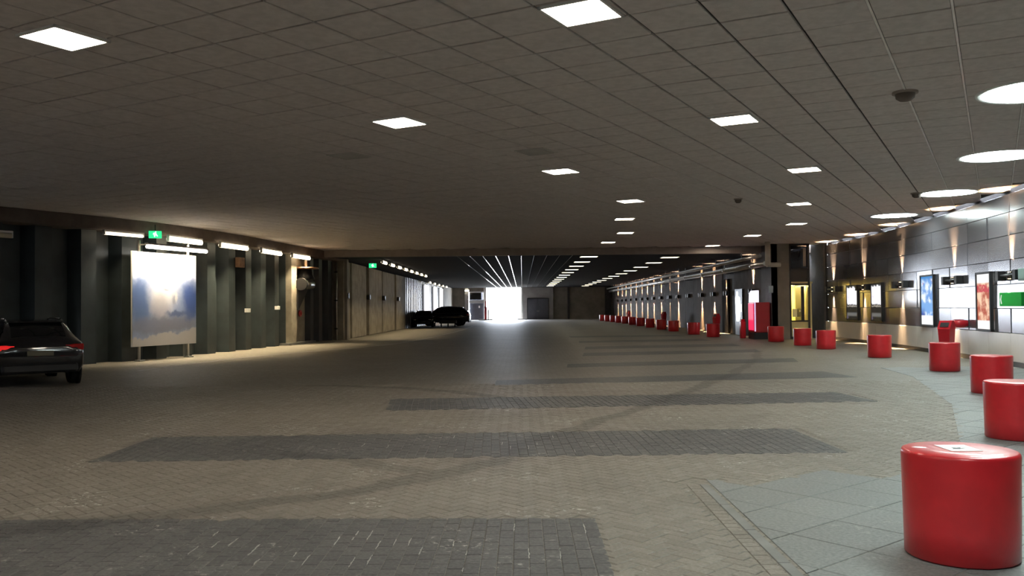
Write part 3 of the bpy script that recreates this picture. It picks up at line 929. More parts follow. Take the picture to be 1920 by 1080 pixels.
for (x, y, lb) in ((-3.31, 16.77, 'pale square air vent in the dark left ceiling'), (.29, 16.53, 'pale square air vent in mid ceiling ahead of a light')):
    t = empty('ceiling_vent', (x, y, Z_CEIL), -GA); tag(t, lb, 'vent')
    mb = MB(); mb.bbox((0, 0, -.004), (.62, .62, .016), .004); mb.build('plate', M['vent'], t)
    for k in range(7):
        mb = MB(); mb.box((0, -.24 + .08 * k, -.018), (.54, .02, .014)); mb.build('slat', M['vent'], t)

# ------------------------------------------------------------------ wall lamps (right-hand side)
def spot(name, parent, loc, rot, energy, size, blend, col):
    l = bpy.data.lights.new(name, 'SPOT'); l.energy = energy; l.spot_size = size; l.spot_blend = blend; l.color = col; l.shadow_soft_size = .025
    o = bpy.data.objects.new(name, l); COL.objects.link(o); o.parent = parent; o.location = loc; o.rotation_euler = rot
def wall_lamp(x, y, ang, z, label, group, up=1.0, down=1.0, col=AMBER, small=False, power=W_SPOT):
    """local +Y points out of the wall, local X along it"""
    t = empty('wall_lamp', (x, y, z), ang); tag(t, label, 'wall lamp', group)
    hw_ = .6 if not small else .3
    mb = MB(); mb.bbox((0, .03, 0), (.14, .06, .2), .005); mb.build('mounting_plate', M['blackmetal'], t)
    mb = MB(); mb.tube((-hw_ + .04, .10, 0), (hw_ - .04, .10, 0), .04, 14); mb.build('neck', M['blackmetal'], t)
    for sg in (-1, 1):
        mb = MB(); mb.bbox((sg * hw_, .10, 0), (.2, .18, .26), .008); mb.build('housing', M['black'], t)
    mb = MB(); mb.tube((0, .075, -.085), (0, .075, .085), .055, 16); o = mb.build('lamp_barrel', M['blackmetal'], t)
    for sg, k in ((1, up), (-1, down)):
        if k <= 0: continue
        mb = MB(); mb.tube((0, .075, sg * .083), (0, .075, sg * .09), .042, 16); mb.build('lens', M['lens_lit'], o)
        spot('beam_light', t, (0, .075, sg * .15), (PI, 0, 0) if sg > 0 else (0, 0, 0), power * k, math.radians(40), 1.0, col)
grp = 'black up-and-down wall lamps on the clad wall'
for i, px in enumerate((1902, 1793, 1694, 1623, 1541)):
    s = min(RIGHT.col(px) or 1e9, RIGHT.len - 1.2); p = RIGHT.at(s); n_ = rnormal(s); q = p + n_ * .025
    ang = math.atan2(n_.y, n_.x) - PI / 2
    lb = ['black twin-box wall lamp above the green sign', 'black twin-box wall lamp between the blue and the red lit posters',
          'black twin-box wall lamp left of the blue lit poster', 'black twin-box wall lamp between two black and white display cases',
          'black twin-box wall lamp beside the yellow doorway'][i]
    wall_lamp(q.x, q.y, ang, 2.36, lb, grp, up=1.1, down=.9)
grp2 = 'small wall lamps along the far right wall'
for i, px in enumerate((1412, 1364, 1339, 1316, 1292, 1272, 1256, 1240, 1226, 1214, 1204, 1193, 1183, 1174, 1167, 1159)):
    y = X_FR / ((px - 979) / 1640.0)
    if y > Y_END - 1: y = Y_END - 1
    k = {4: 0.0, 6: .12, 0: .9}.get(i, 1.0)
    wall_lamp(X_FR - .01, y, PI / 2, 2.36, 'small black wall lamp, %s along the far right wall from red machine' % ORD[i], grp2, up=k, down=k if i else 0.05,
              col=AMBER if i % 4 != 3 else (1.0, .6, .28), small=True, power=W_SPOT * 2.4)

# pipes under the far ceiling
pt = empty('service_pipe', (X_FR - .55, 80, 3.62)); tag(pt, 'thick silver service pipe running along the far right wall', 'pipe')
mb = MB(); mb.tube((0, -38.3, 0), (0, 36, 0), .13, 18); mb.build('pipe', M['steel'], pt)
for k in range(12):
    mb = MB(); mb.tube((0, -36 + k * 6, 0), (0, -35.8 + k * 6, 0), .15, 18); mb.build('coupling', M['steel'], pt)
    mb = MB(); mb.box((0, -35.9 + k * 6, .4), (.03, .05, .56)); mb.box((.22, -35.9 + k * 6, -.16), (.55, .05, .04)); mb.build('hanger', M['blackmetal'], pt)
pt = empty('service_pipe', (X_FR - .85, 80, 3.98)); tag(pt, 'upper thinner silver pipe above the thick service pipe', 'pipe')
mb = MB(); mb.tube((0, -38.4, 0), (0, 36, 0), .085, 16); mb.build('pipe', M['steel'], pt)
for k in range(12):
    mb = MB(); mb.box((0, -35.0 + k * 6, .2), (.03, .05, .28)); mb.build('hanger', M['blackmetal'], pt)
pt = empty('cream_downpipe', (11.45, YB - 1.5, 3.5)); tag(pt, 'cream downpipe dropping from the ceiling to an elbow by pillar', 'pipe')
mb = MB(); mb.tube((0, 0, 0), (0, 0, 1.08), .12, 16); mb.build('pipe', M['cream_pipe'], pt)
mb = MB(); mb.tube((-.05, 0, .02), (.6, .1, .02), .11, 16); mb.build('elbow', M['cream_pipe'], pt)

# ------------------------------------------------------------------ bollards
BOL = [(2.71, 5.49), (5.86, 10.5), (8.44, 15.88), (10.19, 21.28), (10.93, 26.95), (11.16, 32.33), (11.29, 35.44), (11.32, 39.23), (9.96, 45.85),
       (9.75, 49.94), (9.75, 56.6), (9.7, 61.2), (9.75, 66.9), (9.75, 72.3), (9.78, 77.8), (9.8, 83.5), (9.75, 88.5), (9.6, 92.5), (9.4, 96.5), (9.2, 100.5)]
BR, BH = .355, .69
prof = [(0, 0), (BR - .03, 0), (BR - .012, .012), (BR - .008, .2), (BR, BH - .028), (BR - .002, BH - .014), (BR - .008, BH - .005), (BR - .02, BH), (BR - .16, BH + .003), (0, BH + .004)]
mb = MB(); mb.lathe(prof, 64); bol_me = mb.mesh('bollard_body')
bol_me.materials.append(M['red'])
lbs = ['largest red drum bollard, nearest the camera, with a white sticker on top', 'second nearest red drum bollard, cut by the right picture edge',
       'third red drum bollard, behind the two nearest ones at the right', 'fourth red drum bollard, standing before the red litter bin by the wall',
       'fifth red drum bollard, alone between the fourth and the doorway pair', 'right one of the pair of red bollards before the yellow doorway',
       'left one of the pair of red bollards before the yellow doorway', 'red drum bollard standing before the brown pillar']
for i, (x, y) in enumerate(BOL):
    v = Vector((x, y)).normalized()
    t = empty('drum_bollard', (x + v.x * BR, y + v.y * BR, 0))
    o = link('drum', bol_me, None, t)
    lb = lbs[i] if i < len(lbs) else 'small red drum bollard in the far row, %s counted from the camera' % ORD[i]
    tag(t, lb, 'bollard', 'red drum bollards along the right side')
    mb = MB(); mb.lathe([(0, -.004), (BR - .05, -.004), (BR - .05, .006), (0, .006)], 40); mb.build('foot', M['black'], t)
    if i == 0:
        a = 0.0; sq = MB(); sq.box((0.0, 0.02, BH + .0055), (.20, .25, .002), rz=a); st = sq.build('sticker', M['paper'], t)
        st['label'] = 'white square sticker with a small black mark'
        k = MB(); k.prism([(-.055, -.02), (-.01, -.03), (.005, -.012), (.03, -.02), (.01, .005), (.02, .03), (-.01, .015), (-.04, .028), (-.035, .004)], BH + .0066, BH + .0078)
        k.build('printed_mark', M['ink'], st)
        k = MB(); k.box((.05, .012, BH + .0072), (.05, .008, .0012)); k.build('printed_line', M['vent'], st)

# ------------------------------------------------------------------ litter bins
def litter_bin(x, y, rz, label):
    t = empty('litter_bin', (x, y, 0), rz); tag(t, label, 'litter bin', 'red litter bins along the right wall')
    mb = MB()
    a, b = .11, .155
    vs = [(-a, -a, .12), (a, -a, .12), (a, a, .12), (-a, a, .12), (-b, -b, .98), (b, -b, .98), (b, b, .98), (-b, b, .98)]
    mb.add(vs, [(0, 3, 2, 1), (4, 5, 6, 7), (0, 1, 5, 4), (1, 2, 6, 5), (2, 3, 7, 6), (3, 0, 4, 7)]); mb.build('body', M['redbin'], t)
    mb = MB(); b = .165
    vs = [(-b, -b, .98), (b, -b, .98), (b, b, .98), (-b, b, .98), (-b, -.03, 1.2), (b, -.03, 1.2), (b, .08, 1.2), (-b, .08, 1.2)]
    mb.add(vs, [(0, 3, 2, 1), (4, 5, 6, 7), (0, 1, 5, 4), (1, 2, 6, 5), (2, 3, 7, 6), (3, 0, 4, 7)]); h_ = mb.build('hood', M['redbin'], t)
    mb = MB(); Mx = Matrix.Translation((0, -.10, 1.09)) @ Matrix.Rotation(math.radians(-31.5), 4, 'X')
    mb.box((0, 0, 0), (.22, .02, .13), M=Mx); mb.build('mouth', M['black'], h_)
    mb = MB(); mb.tube((0, 0, -.005), (0, 0, .14), .09, 16); mb.bbox((0, 0, .01), (.34, .34, .03), .006); mb.build('foot', M['blackmetal'], t)
    return t
litter_bin(11.08, 23.0, -.9, 'red litter bin behind the fourth bollard, by the clad wall')
litter_bin(10.75, 48.6, -1.2, 'red litter bin beyond the ninth bollard near the white lit panel')
litter_bin(10.9, 67.5, -1.2, 'red litter bin halfway along the far right wall')
litter_bin(10.9, 90.0, -1.2, 'furthest red litter bin near the end of the right wall')
t = empty('wall_dish', (0, 0, 0))  # solid stand-in for the red bin's reflection in the glossy cladding
s = RIGHT.col(1813); p = RIGHT.at(s); n_ = rnormal(s)
t.location = (p.x + n_.x * .04, p.y + n_.y * .04, 1.02); t.rotation_euler = (0, 0, math.atan2(n_.y, n_.x) - PI / 2)
tag(t, 'red rounded ashtray shelf on the clad wall right of the bin', 'ashtray')
mb = MB(); mb.lathe([(0, 0), (.16, .0), (.27, .06), (.28, .17), (.24, .22), (0, .24)], 28, M=Matrix.Translation((0, .2, -.1))); mb.build('bowl', M['redbin'], t)
mb = MB(); mb.tube((0, .2, .135), (0, .2, .148), .15, 20); mb.build('rim_insert', M['lens_red'], t)
mb = MB(); mb.box((0, .03, 0), (.3, .06, .2)); mb.build('bracket', M['steel'], t)

# ------------------------------------------------------------------ lit posters and display cases on the clad wall
def poster_mat(name, kind):
    m, nt, N, L, B = newmat(name)
    tc = N.new('ShaderNodeTexCoord'); sep = N.new('ShaderNodeSeparateXYZ'); L.new(tc.outputs['Generated'], sep.inputs[0])
    u, v = sep.outputs[0], sep.outputs[2]
    nz = noise(N, L, tc.outputs['Object'], 2.6, 4, .6)
    nf = noise(N, L, tc.outputs['Object'], 6.0, 3, .6)
    if kind == 'sky':  # glass reflection of the tunnel mouth, painted as glowing white over dark
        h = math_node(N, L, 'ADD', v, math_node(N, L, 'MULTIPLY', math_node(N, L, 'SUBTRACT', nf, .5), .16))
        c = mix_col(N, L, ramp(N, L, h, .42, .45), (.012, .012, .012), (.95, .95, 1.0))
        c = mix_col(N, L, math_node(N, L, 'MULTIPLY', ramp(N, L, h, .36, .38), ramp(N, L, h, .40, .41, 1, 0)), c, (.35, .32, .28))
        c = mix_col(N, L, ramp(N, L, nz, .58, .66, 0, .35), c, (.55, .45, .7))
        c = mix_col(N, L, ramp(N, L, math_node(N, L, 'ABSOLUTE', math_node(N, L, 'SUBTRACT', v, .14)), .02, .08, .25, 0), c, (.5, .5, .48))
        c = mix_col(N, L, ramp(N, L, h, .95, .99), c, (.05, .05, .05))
    elif kind == 'blue':
        c = mix_col(N, L, ramp(N, L, nz, .42, .6), (.16, .35, .75), (.85, .95, 1.0))
        c = mix_col(N, L, math_node(N, L, 'MULTIPLY', ramp(N, L, v, .22, .30), ramp(N, L, v, .42, .5, 1, 0)), c, (.20, .42, .80))
        c = mix_col(N, L, math_node(N, L, 'MULTIPLY', ramp(N, L, u, .62, .8), ramp(N, L, v, .16, .4, 1, 0)), c, (.04, .08, .35))
        c = mix_col(N, L, ramp(N, L, v, .90, .98), c, (.05, .25, .6))
        c = mix_col(N, L, ramp(N, L, nf, .66, .72, 0, .6), c, (.6, .06, .12))
        c = mix_col(N, L, ramp(N, L, v, .18, .20, 1, 0), c, (1, 1, .98))
    else:
        c = mix_col(N, L, ramp(N, L, nz, .38, .6), (.45, .09, .05), (.95, .62, .42))
        band = math_node(N, L, 'MULTIPLY', ramp(N, L, v, .66, .68), ramp(N, L, v, .80, .82, 1, 0))
        c = mix_col(N, L, math_node(N, L, 'MULTIPLY', band, ramp(N, L, nf, .4, .5)), c, (.55, .05, .07))
        c = mix_col(N, L, ramp(N, L, v, .82, .86), c, (1, .97, .95))
        c = mix_col(N, L, ramp(N, L, v, .14, .17, 1, 0), c, (1, .93, .9))
    B.inputs['Base Color'].default_value = (.02, .02, .02, 1); B.inputs['Roughness'].default_value = .6; B.inputs['Specular IOR Level'].default_value = .15
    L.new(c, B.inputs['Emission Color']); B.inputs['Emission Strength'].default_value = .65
    return m
def wall_case(pxc, w, z0, z1, face, label, cat, depth=.09):
    s = RIGHT.col(pxc); p = RIGHT.at(s); n_ = rnormal(s)
    t = empty('display_case', (p.x + n_.x * .03, p.y + n_.y * .03, z0), math.atan2(n_.y, n_.x) - PI / 2); tag(t, label, cat)
    h = z1 - z0
    mb = MB(); f = .06
    mb.box((0, depth / 2, f / 2), (w, depth, f)); mb.box((0, depth / 2, h - f / 2), (w, depth, f))
    for sg in (-1, 1): mb.box((sg * (w / 2 - f / 2), depth / 2, h / 2), (f, depth, h))
    mb.build('frame', M['black'], t)
    mb = MB(); mb.box((0, depth * .4, h / 2), (w - 2 * f, depth * .5, h - 2 * f)); mb.build('face', face, t)
    return t
wall_case(1744, 1.35, .88, 2.62, poster_mat('blue poster print', 'blue'), 'lit poster case with a pale blue picture on the clad wall', 'poster case')
wall_case(1851, 1.15, .86, 2.52, poster_mat('red poster print', 'red'), 'lit poster case with a red and orange picture on clad wall', 'poster case')
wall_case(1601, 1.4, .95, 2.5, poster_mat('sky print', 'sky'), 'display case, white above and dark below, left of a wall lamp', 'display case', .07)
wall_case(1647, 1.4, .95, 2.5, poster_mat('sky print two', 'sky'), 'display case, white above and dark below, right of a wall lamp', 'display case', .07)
# green sign
s = RIGHT.col(1904); p = RIGHT.at(s); n_ = rnormal(s)
t = empty('green_sign', (p.x + n_.x * .03, p.y + n_.y * .03, 1.56), math.atan2(n_.y, n_.x) - PI / 2); tag(t, 'green information sign on the wall at the right picture edge', 'sign')
mb = MB(); mb.bbox((0, .05, .18), (1.5, .1, .36), .01); mb.build('board', M['green'], t)
mb = MB(); mb.prism([(.56, .06), (.62, .06), (.68, .18), (.62, .30), (.56, .30), (.61, .18)], 0, .004, M=Matrix(((1, 0, 0, 0), (0, 0, 1, .1), (0, 1, 0, 0), (0, 0, 0, 1)))); mb.build('white_mark', M['white'], t)
s = RIGHT.col(1918) - .5; p = RIGHT.at(s); n_ = rnormal(s)
t = empty('switch_box', (p.x + n_.x * .03, p.y + n_.y * .03, 2.2), math.atan2(n_.y, n_.x) - PI / 2); tag(t, 'grey green switch box beside the lamp at picture edge', 'box')
mb = MB(); mb.bbox((0, .08, .15), (.5, .16, .3), .01); mb.build('body', M['greygreen'], t)
mb = MB(); mb.bbox((0, .165, .15), (.4, .012, .22), .004); mb.build('lid', M['greygreen'], t)

# ------------------------------------------------------------------ red vending machine, glowing glass, notice
t = empty('vending_machine', (11.58, 43.0, 0)); tag(t, 'red vending machine with a glowing front beside the pillar', 'vending machine')
mb = MB(); mb.bbox((0, 0, .16), (.74, 1.1, .32), .01); mb.build('base', M['black'], t)
mb = MB(); mb.bbox((.02, 0, 1.05), (.76, 1.16, 1.46), .03); b_ = mb.build('body', M['redbin'], t)
mb = MB(); mb.box((-.37, 0, 1.08), (.03, .9, 1.3)); mb.build('display_front', M['lit_pink'], t)
mb = MB(); mb.box((-.33, -.585, 1.08), (.06, .02, 1.4)); mb.build('light_edge', M['lit_lilac'], t)
mb = MB(); mb.prism([(-.36, 1.78), (-.1, 1.78), (-.1, 2.36), (-.26, 2.36), (-.34, 2.24)], -.45, .45, M=Matrix(((1, 0, 0, 0), (0, 0, 1, 0), (0, 1, 0, 0), (0, 0, 0, 1)))); mb.build('top_sign', M['lit_top'], t)
t = empty('slim_cabinet', (11.02, 43.9, 0)); tag(t, 'slim dark red cabinet standing left of the vending machine', 'cabinet')
mb = MB(); mb.bbox((0, 0, .43), (.25, .3, .86), .03); mb.build('body', M['redbin'], t)
mb = MB(); mb.bbox((0, 0, .9), (.2, .24, .1), .03); mb.build('cap', M['lens_red'], t)
t = empty('lit_glass_panel', (X_FR - .03, 48.9, 0), PI / 2); tag(t, 'bright white lit glass panel on the far right wall', 'light panel')
R3 = Matrix(((1, 0, 0, 0), (0, 0, 1, 0), (0, 1, 0, 0), (0, 0, 0, 1)))
mb = MB(); mb.prism([(-.75, 0), (.85, 0), (.85, 2.55), (-.75, 2.55)], -.0, .05, M=R3); mb.build('frame', M['blackmetal'], t)
mb = MB(); mb.prism([(.05, .75), (.45, .75), (.6, 1.4), (.68, 2.05), (.45, 2.2), (.38, 2.42), (.2, 2.42), (.12, 2.15), (-.25, 2.1), (-.35, 1.9), (-.3, 1.0), (-.12, .78)], .05, .07, M=R3); mb.build('lit_pane', M['lit_white'], t)  # irregular white area with emission in its material
mb = MB(); mb.box((-.52, .1, 1.5), (.34, .06, .4)); mb.build('lit_notice', M['lit_white'], t)
t = MB(); t.bbox((0, 0, 0), (.21, .02, .34), .004); tag(t.build('wall_notice', M['blue_paper'], loc=(12.0, YB - .03, 2.4)), 'pale blue notice on the dark edge left of the pillar', 'notice')

# ------------------------------------------------------------------ left wall lamps
def batten(p, d, z, l, mat, label, thick=.075, power=0, hang=0):
    t = empty('batten_lamp', (p.x, p.y, z), math.atan2(d.y, d.x)); tag(t, label, 'batten lamp', 'batten lamps along the left wall')
    mb = MB(); mb.bbox((0, 0, thick + .035), (l, .12, .06), .01); mb.build('tray', M['white'], t)
    mb = MB(); mb.tube((-l / 2 + .04, 0, 0), (l / 2 - .04, 0, 0), thick, 12); mb.build('tube', mat, t)
    for sg in (-1, 1):
        mb = MB(); mb.box((sg * (l / 2 - .02), 0, .03), (.04, .1, thick * 2 + .05)); mb.build('end_cap', M['white'], t)
    if power:
        la = bpy.data.lights.new('batten_light', 'AREA'); la.shape = 'RECTANGLE'; la.size = l * .9; la.size_y = .12; la.energy = power; la.color = (1.0, .80, .50); la.spread = math.radians(95)
        lo_ = bpy.data.objects.new('batten_light', la); COL.objects.link(lo_); lo_.parent = t; lo_.location = (0, 0, -thick - .02)
        if hang: 
            mb = MB()
            for sg in (-1, 1): mb.box((sg * l * .35, 0, thick + .06 + hang / 2), (.03, .03, hang))
            mb.build('hanger', M['blackmetal'], t)
LN = Path([(LEFT.at(LEFT.len * k / 120) - Vector((-LEFT.dir(LEFT.len * k / 120).y, LEFT.dir(LEFT.len * k / 120).x)) * .55)[:] for k in range(121)])
for i, (a, b, mt, th, lb) in enumerate(((193, 268, 'tube_thin', .045, 'thin dim batten lamp left of the green exit sign above the poster'),
        (313, 378, 'light_tube', .085, 'bright batten lamp directly above the cloud poster'), (411, 463, 'light_tube', .085, 'bright batten lamp, first to the right of the poster'),
        (486, 530, 'light_tube', .085, 'bright batten lamp, second to the right of the poster'), (546, 582, 'light_tube', .085, 'bright batten lamp above the wall fan'))):
    s0, s1 = LN.col(a), LN.col(b); p = LN.at((s0 + s1) / 2); d = LN.dir((s0 + s1) / 2)
    batten(p, d, 4.07, min(abs(s1 - s0), 2.2), M[mt], lb, th, power=95 if mt == 'light_tube' else 14)
s0 = LN.col(2) - .6; batten(LN.at(s0), LN.dir(s0), 3.78, 1.8, M['tube_dim'], 'unlit batten lamp at the left picture edge', .07)
for i in range(8):
    batten(Vector((-7.5, 47.6 + 2.9 * i)), Vector((0, 1)), 4.14, 1.5, M['light_tube'], 'bright tunnel batten lamp, %s of the row beside the concrete panels' % ORD[i], .07, power=22, hang=.06)
for i in range(5):
    batten(Vector((-8.9, 84.5 + 4.6 * i)), Vector((0, 1)), 4.1, 1.6, M['light_tube'], 'bright tunnel batten lamp, %s of the row above the banners' % ORD[i], .07, power=22, hang=.09)
def exit_sign(p, d, z, label):
    t = empty('exit_sign', (p.x, p.y, z), math.atan2(d.y, d.x)); tag(t, label, 'exit sign', 'green exit signs on the left')
    mb = MB(); mb.bbox((0, 0, 0), (.40, .09, .24), .01); mb.build('light_box', M['exit_green'], t)
    mb = MB(); m_ = Matrix(((1, 0, 0, 0), (0, 0, -1, -.046), (0, 1, 0, 0), (0, 0, 0, 1)))
    mb.prism([(-.03, -.08), (.0, -.08), (.02, -.01), (.06, -.07), (.09, -.05), (.04, .03), (.03, .06), (-.05, .06), (-.07, .0), (-.04, .0)], 0, .004, M=m_)
    mb.lathe([(0, 0), (.022, 0), (.022, .004), (0, .004)], 12, M=m_ @ Matrix.Translation((.02, .085, 0)))
    mb.build('pictogram', M['exit_white'], t)
    mb = MB(); mb.box((0, 0, .22), (.03, .03, .22)); mb.build('bracket', M['blackmetal'], t)
s0 = LN.col(291); p = LN.at(s0); exit_sign(p, Vector((1, .35)).normalized(), 4.17, 'green exit sign between the battens above the poster')
exit_sign(Vector((-8.1, 47.4)), Vector((1, .1)).normalized(), 3.98, 'green exit sign at the start of the far concrete panels')

# ------------------------------------------------------------------ cloud poster on posts
A = Vector((-12.57, 28.0)); Bp = Vector((-11.6, 30.95))
d = (Bp - A); ang = math.atan2(d.y, d.x); c = (A + Bp) / 2; PW = d.length; PZ0, PZ1 = .48, 3.58; PH = PZ1 - PZ0
def cloud_mat():
    m, nt, N, L, B = newmat('cloud print')
    tc = N.new('ShaderNodeTexCoord'); sep = N.new('ShaderNodeSeparateXYZ'); L.new(tc.outputs['Generated'], sep.inputs[0])
    nz = noise(N, L, tc.outputs['Object'], 1.1, 5, .6); nz2 = noise(N, L, tc.outputs['Object'], 2.7, 5, .6)
    wx = math_node(N, L, 'MULTIPLY', math_node(N, L, 'SUBTRACT', nz, .5), .22)
    wy = math_node(N, L, 'MULTIPLY', math_node(N, L, 'SUBTRACT', nz2, .5), .16)
    u = math_node(N, L, 'ADD', sep.outputs[0], wx)
    v = math_node(N, L, 'ADD', math_node(N, L, 'SUBTRACT', 1.0, sep.outputs[2]), wy)
    def blob(cu, cv, ru, rv):
        a = math_node(N, L, 'DIVIDE', math_node(N, L, 'SUBTRACT', u, cu), ru); b = math_node(N, L, 'DIVIDE', math_node(N, L, 'SUBTRACT', v, cv), rv)
        return math_node(N, L, 'SQRT', math_node(N, L, 'ADD', math_node(N, L, 'MULTIPLY', a, a), math_node(N, L, 'MULTIPLY', b, b)))
    c = mix_col(N, L, ramp(N, L, v, .22, .36), (.88, .90, .94), (.36, .43, .60))  # white top of the print, with the tube lamp's whitening painted in
    for cu, cv, ru, rv, colr, k in ((.12, .5, .22, .28, (.13, .20, .40), .9), (.92, .50, .17, .25, (.07, .13, .36), .95), (.13, .69, .18, .12, (.16, .24, .42), .7),
                                    (.47, .36, .30, .34, (.93, .90, .86), 1.0), (.42, .60, .18, .20, (.62, .56, .54), .7), (.30, .80, .5, .13, (.27, .28, .34), .85), (.70, .78, .42, .13, (.27, .28, .33), .9),
                                    (.64, .52, .05, .07, (.42, .42, .46), .8), (.69, .49, .04, .08, (.90, .86, .80), .8), (.66, .66, .20, .045, (.13, .18, .33), .9), (.50, .385, .06, .02, (.40, .40, .44), .8), (.88, .66, .12, .1, (.10, .16, .36), .7)):
        c = mix_col(N, L, ramp(N, L, blob(cu, cv, ru, rv), .35, 1.15, k, 0), c, colr)
    wave = N.new('ShaderNodeMath'); wave.operation = 'SINE'; L.new(math_node(N, L, 'MULTIPLY', sep.outputs[0], 11.0), wave.inputs[0])
    edge = math_node(N, L, 'ADD', math_node(N, L, 'MULTIPLY', wave.outputs[0], .018), math_node(N, L, 'MULTIPLY', sep.outputs[0], -.07))
    vv = math_node(N, L, 'SUBTRACT', v, edge)
    c = mix_col(N, L, ramp(N, L, vv, .905, .93), c, (.55, .53, .50))
    L.new(c, B.inputs['Base Color']); B.inputs['Roughness'].default_value = .4
    return m
t = empty('cloud_poster', (c.x, c.y, 0), ang); tag(t, 'large square poster of a pale face in blue clouds on posts', 'poster')
mb = MB(); mb.bbox((0, 0, (PZ0 + PZ1) / 2), (PW, .05, PH), .005); mb.build('frame_panel', M['white'], t)
mb = MB(); mb.box((0, -.029, (PZ0 + PZ1) / 2), (PW - .03, .006, PH - .03)); mb.build('print', cloud_mat(), t)
for x in (-PW * .36, PW * .40):
    mb = MB(); mb.tube((x, .08, 0), (x, .08, 3.95), .045, 12); o = mb.build('post', M['steel'], t)
    mb = MB(); mb.bbox((x, .05, .02), (.24, .24, .04), .006); mb.build('foot_plate', M['kerb'], o)
lt = empty('poster_lamp', (c.x, c.y, PZ1 + .12), ang); tag(lt, 'long tube lamp fixed along the top of the cloud poster', 'lamp')
mb = MB(); mb.tube((-1.55, -.62, 0), (1.35, -.62, 0), .06, 12); mb.build('tube', M['tube_poster'], lt)
la = bpy.data.lights.new('poster_light', 'AREA'); la.shape = 'RECTANGLE'; la.size = 2.8; la.size_y = .12; la.energy = 38; la.color = (1.0, .93, .82); la.spread = math.radians(120)
lo_ = bpy.data.objects.new('poster_light', la); COL.objects.link(lo_); lo_.parent = lt; lo_.location = (-.1, -.55, -.05); lo_.rotation_euler = (math.radians(38), 0, 0)
mb = MB(); mb.box((-.1, -.62, .09), (2.95, .14, .05)); mb.build('tray', M['steel'], lt)
for x in (-1.2, 1.0):
    mb = MB(); mb.box((x, -.3, .1), (.04, .66, .04)); mb.build('arm', M['steel'], lt)

# ------------------------------------------------------------------ fan on bracket, call point, small fittings on the left
s = (LEFT.col(548) + LEFT.col(571)) / 2; p = LEFT.at(s); d = LEFT.dir(s); n_ = Vector((d.y, -d.x)); q = p + n_ * .35
t = empty('wall_fan', (q.x, q.y, 2.7), math.atan2(d.y, d.x)); tag(t, 'cylindrical steel fan unit on a triangular wall bracket', 'fan')
mb = MB(); mb.tube((-.75, -.1, .12), (.5, -.1, .12), .22, 20); mb.build('motor_drum', M['steel'], t)
mb = MB(); mb.tube((-.85, -.1, .12), (-.68, -.1, .12), .29, 20); mb.build('inlet_flange', M['blackmetal'], t)
mb = MB(); mb.lathe([(0, .38), (.45, .38), (.34, .62), (.3, .85), (0, .85)], 24); mb.build('dark_housing', M['black'], t)
mb = MB(); mb.lathe([(0, .86), (.62, .86), (.64, .90), (.60, .94), (0, .96)], 28); mb.build('cover_plate', M['rust'], t)
mb = MB(); mb.tube((.05, 0, .94), (.05, 0, 1.45), .07, 14); mb.build('riser', M['cream_pipe'], t)
mb = MB(); mb.prism([(-.75, -.1), (.55, -.1), (-.7, -1.1)], -.04, .04, M=Matrix(((1, 0, 0, 0), (0, 0, 1, .12), (0, 1, 0, 0), (0, 0, 0, 1)))); mb.build('bracket', M['black'], t)  # black plate shaped as the bracket's shadow on the concrete
q = p + n_ * .05
t = empty('fire_call_point', (q.x, q.y, 1.45), math.atan2(d.y, d.x)); tag(t, 'small round red fire call point below the fan bracket', 'call point')
mb = MB(); mb.tube((0, 0, 0), (0, -.07, 0), .16, 20); mb.build('body', M['redbin'], t)
mb = MB(); mb.tube((0, -.07, 0), (0, -.08, 0), .08, 16); mb.build('button', M['lens_red'], t)
for px, z, mt, lb, cat in ((462, 1.62, 'white', 'small white socket box on the mossy pile right of the poster', 'socket'), (518, 1.72, 'paper', 'tiny white plate on the pile left of the fan', 'plate'),
                           (448, 3.55, 'rust', 'brown junction box under the first batten past the poster', 'junction box')):
    s = LEFT.col(px); p = LEFT.at(s); d = LEFT.dir(s); n_ = Vector((d.y, -d.x)); q = p + n_ * .0
    t = empty('wall_' + cat.replace(' ', '_'), (q.x, q.y, z), math.atan2(d.y, d.x)); tag(t, lb, cat)
    mb = MB(); big = .5 if cat == 'junction box' else .2
    mb.bbox((0, -.05, 0), (big, .18, big * .8), .01); mb.build('box', M[mt], t)
    mb = MB(); mb.bbox((0, -.145, 0), (big * .7, .012, big * .5), .003); mb.build('cover', M[mt], t)
for i, (px, off) in enumerate(((647, .0), (688, .02), (717, .0), (744, .0))):
    y = YP(px)
    t = empty('round_wall_fitting', (X_FL + .08, y, 2.35)); tag(t, 'black round wall fitting, %s on the far left concrete panels' % ORD[i], 'wall lamp', 'black fittings on the concrete panels')
    mb = MB(); mb.tube((-.1, 0, 0), (.12, 0, 0), .16, 20); mb.build('drum', M['black'], t)
    mb = MB(); mb.bbox((-.02, 0, 0), (.1, .46, .22), .02); mb.build('yoke', M['blackmetal'], t)
def banner_mat():
    m, nt, N, L, B = newmat('lit banner')
    tc = N.new('ShaderNodeTexCoord'); sep = N.new('ShaderNodeSeparateXYZ'); L.new(tc.outputs['Generated'], sep.inputs[0])
    c = mix_col(N, L, ramp(N, L, math_node(N, L, 'ADD', sep.outputs[2], math_node(N, L, 'MULTIPLY', noise(N, L, tc.outputs['Object'], 1.5), .2)), .2, .45), (.75, .45, .45), (.95, .96, 1.0))
    L.new(c, B.inputs['Base Color']); L.new(c, B.inputs['Emission Color']); B.inputs['Emission Strength'].default_value = .5
    return m
bmat = banner_mat()
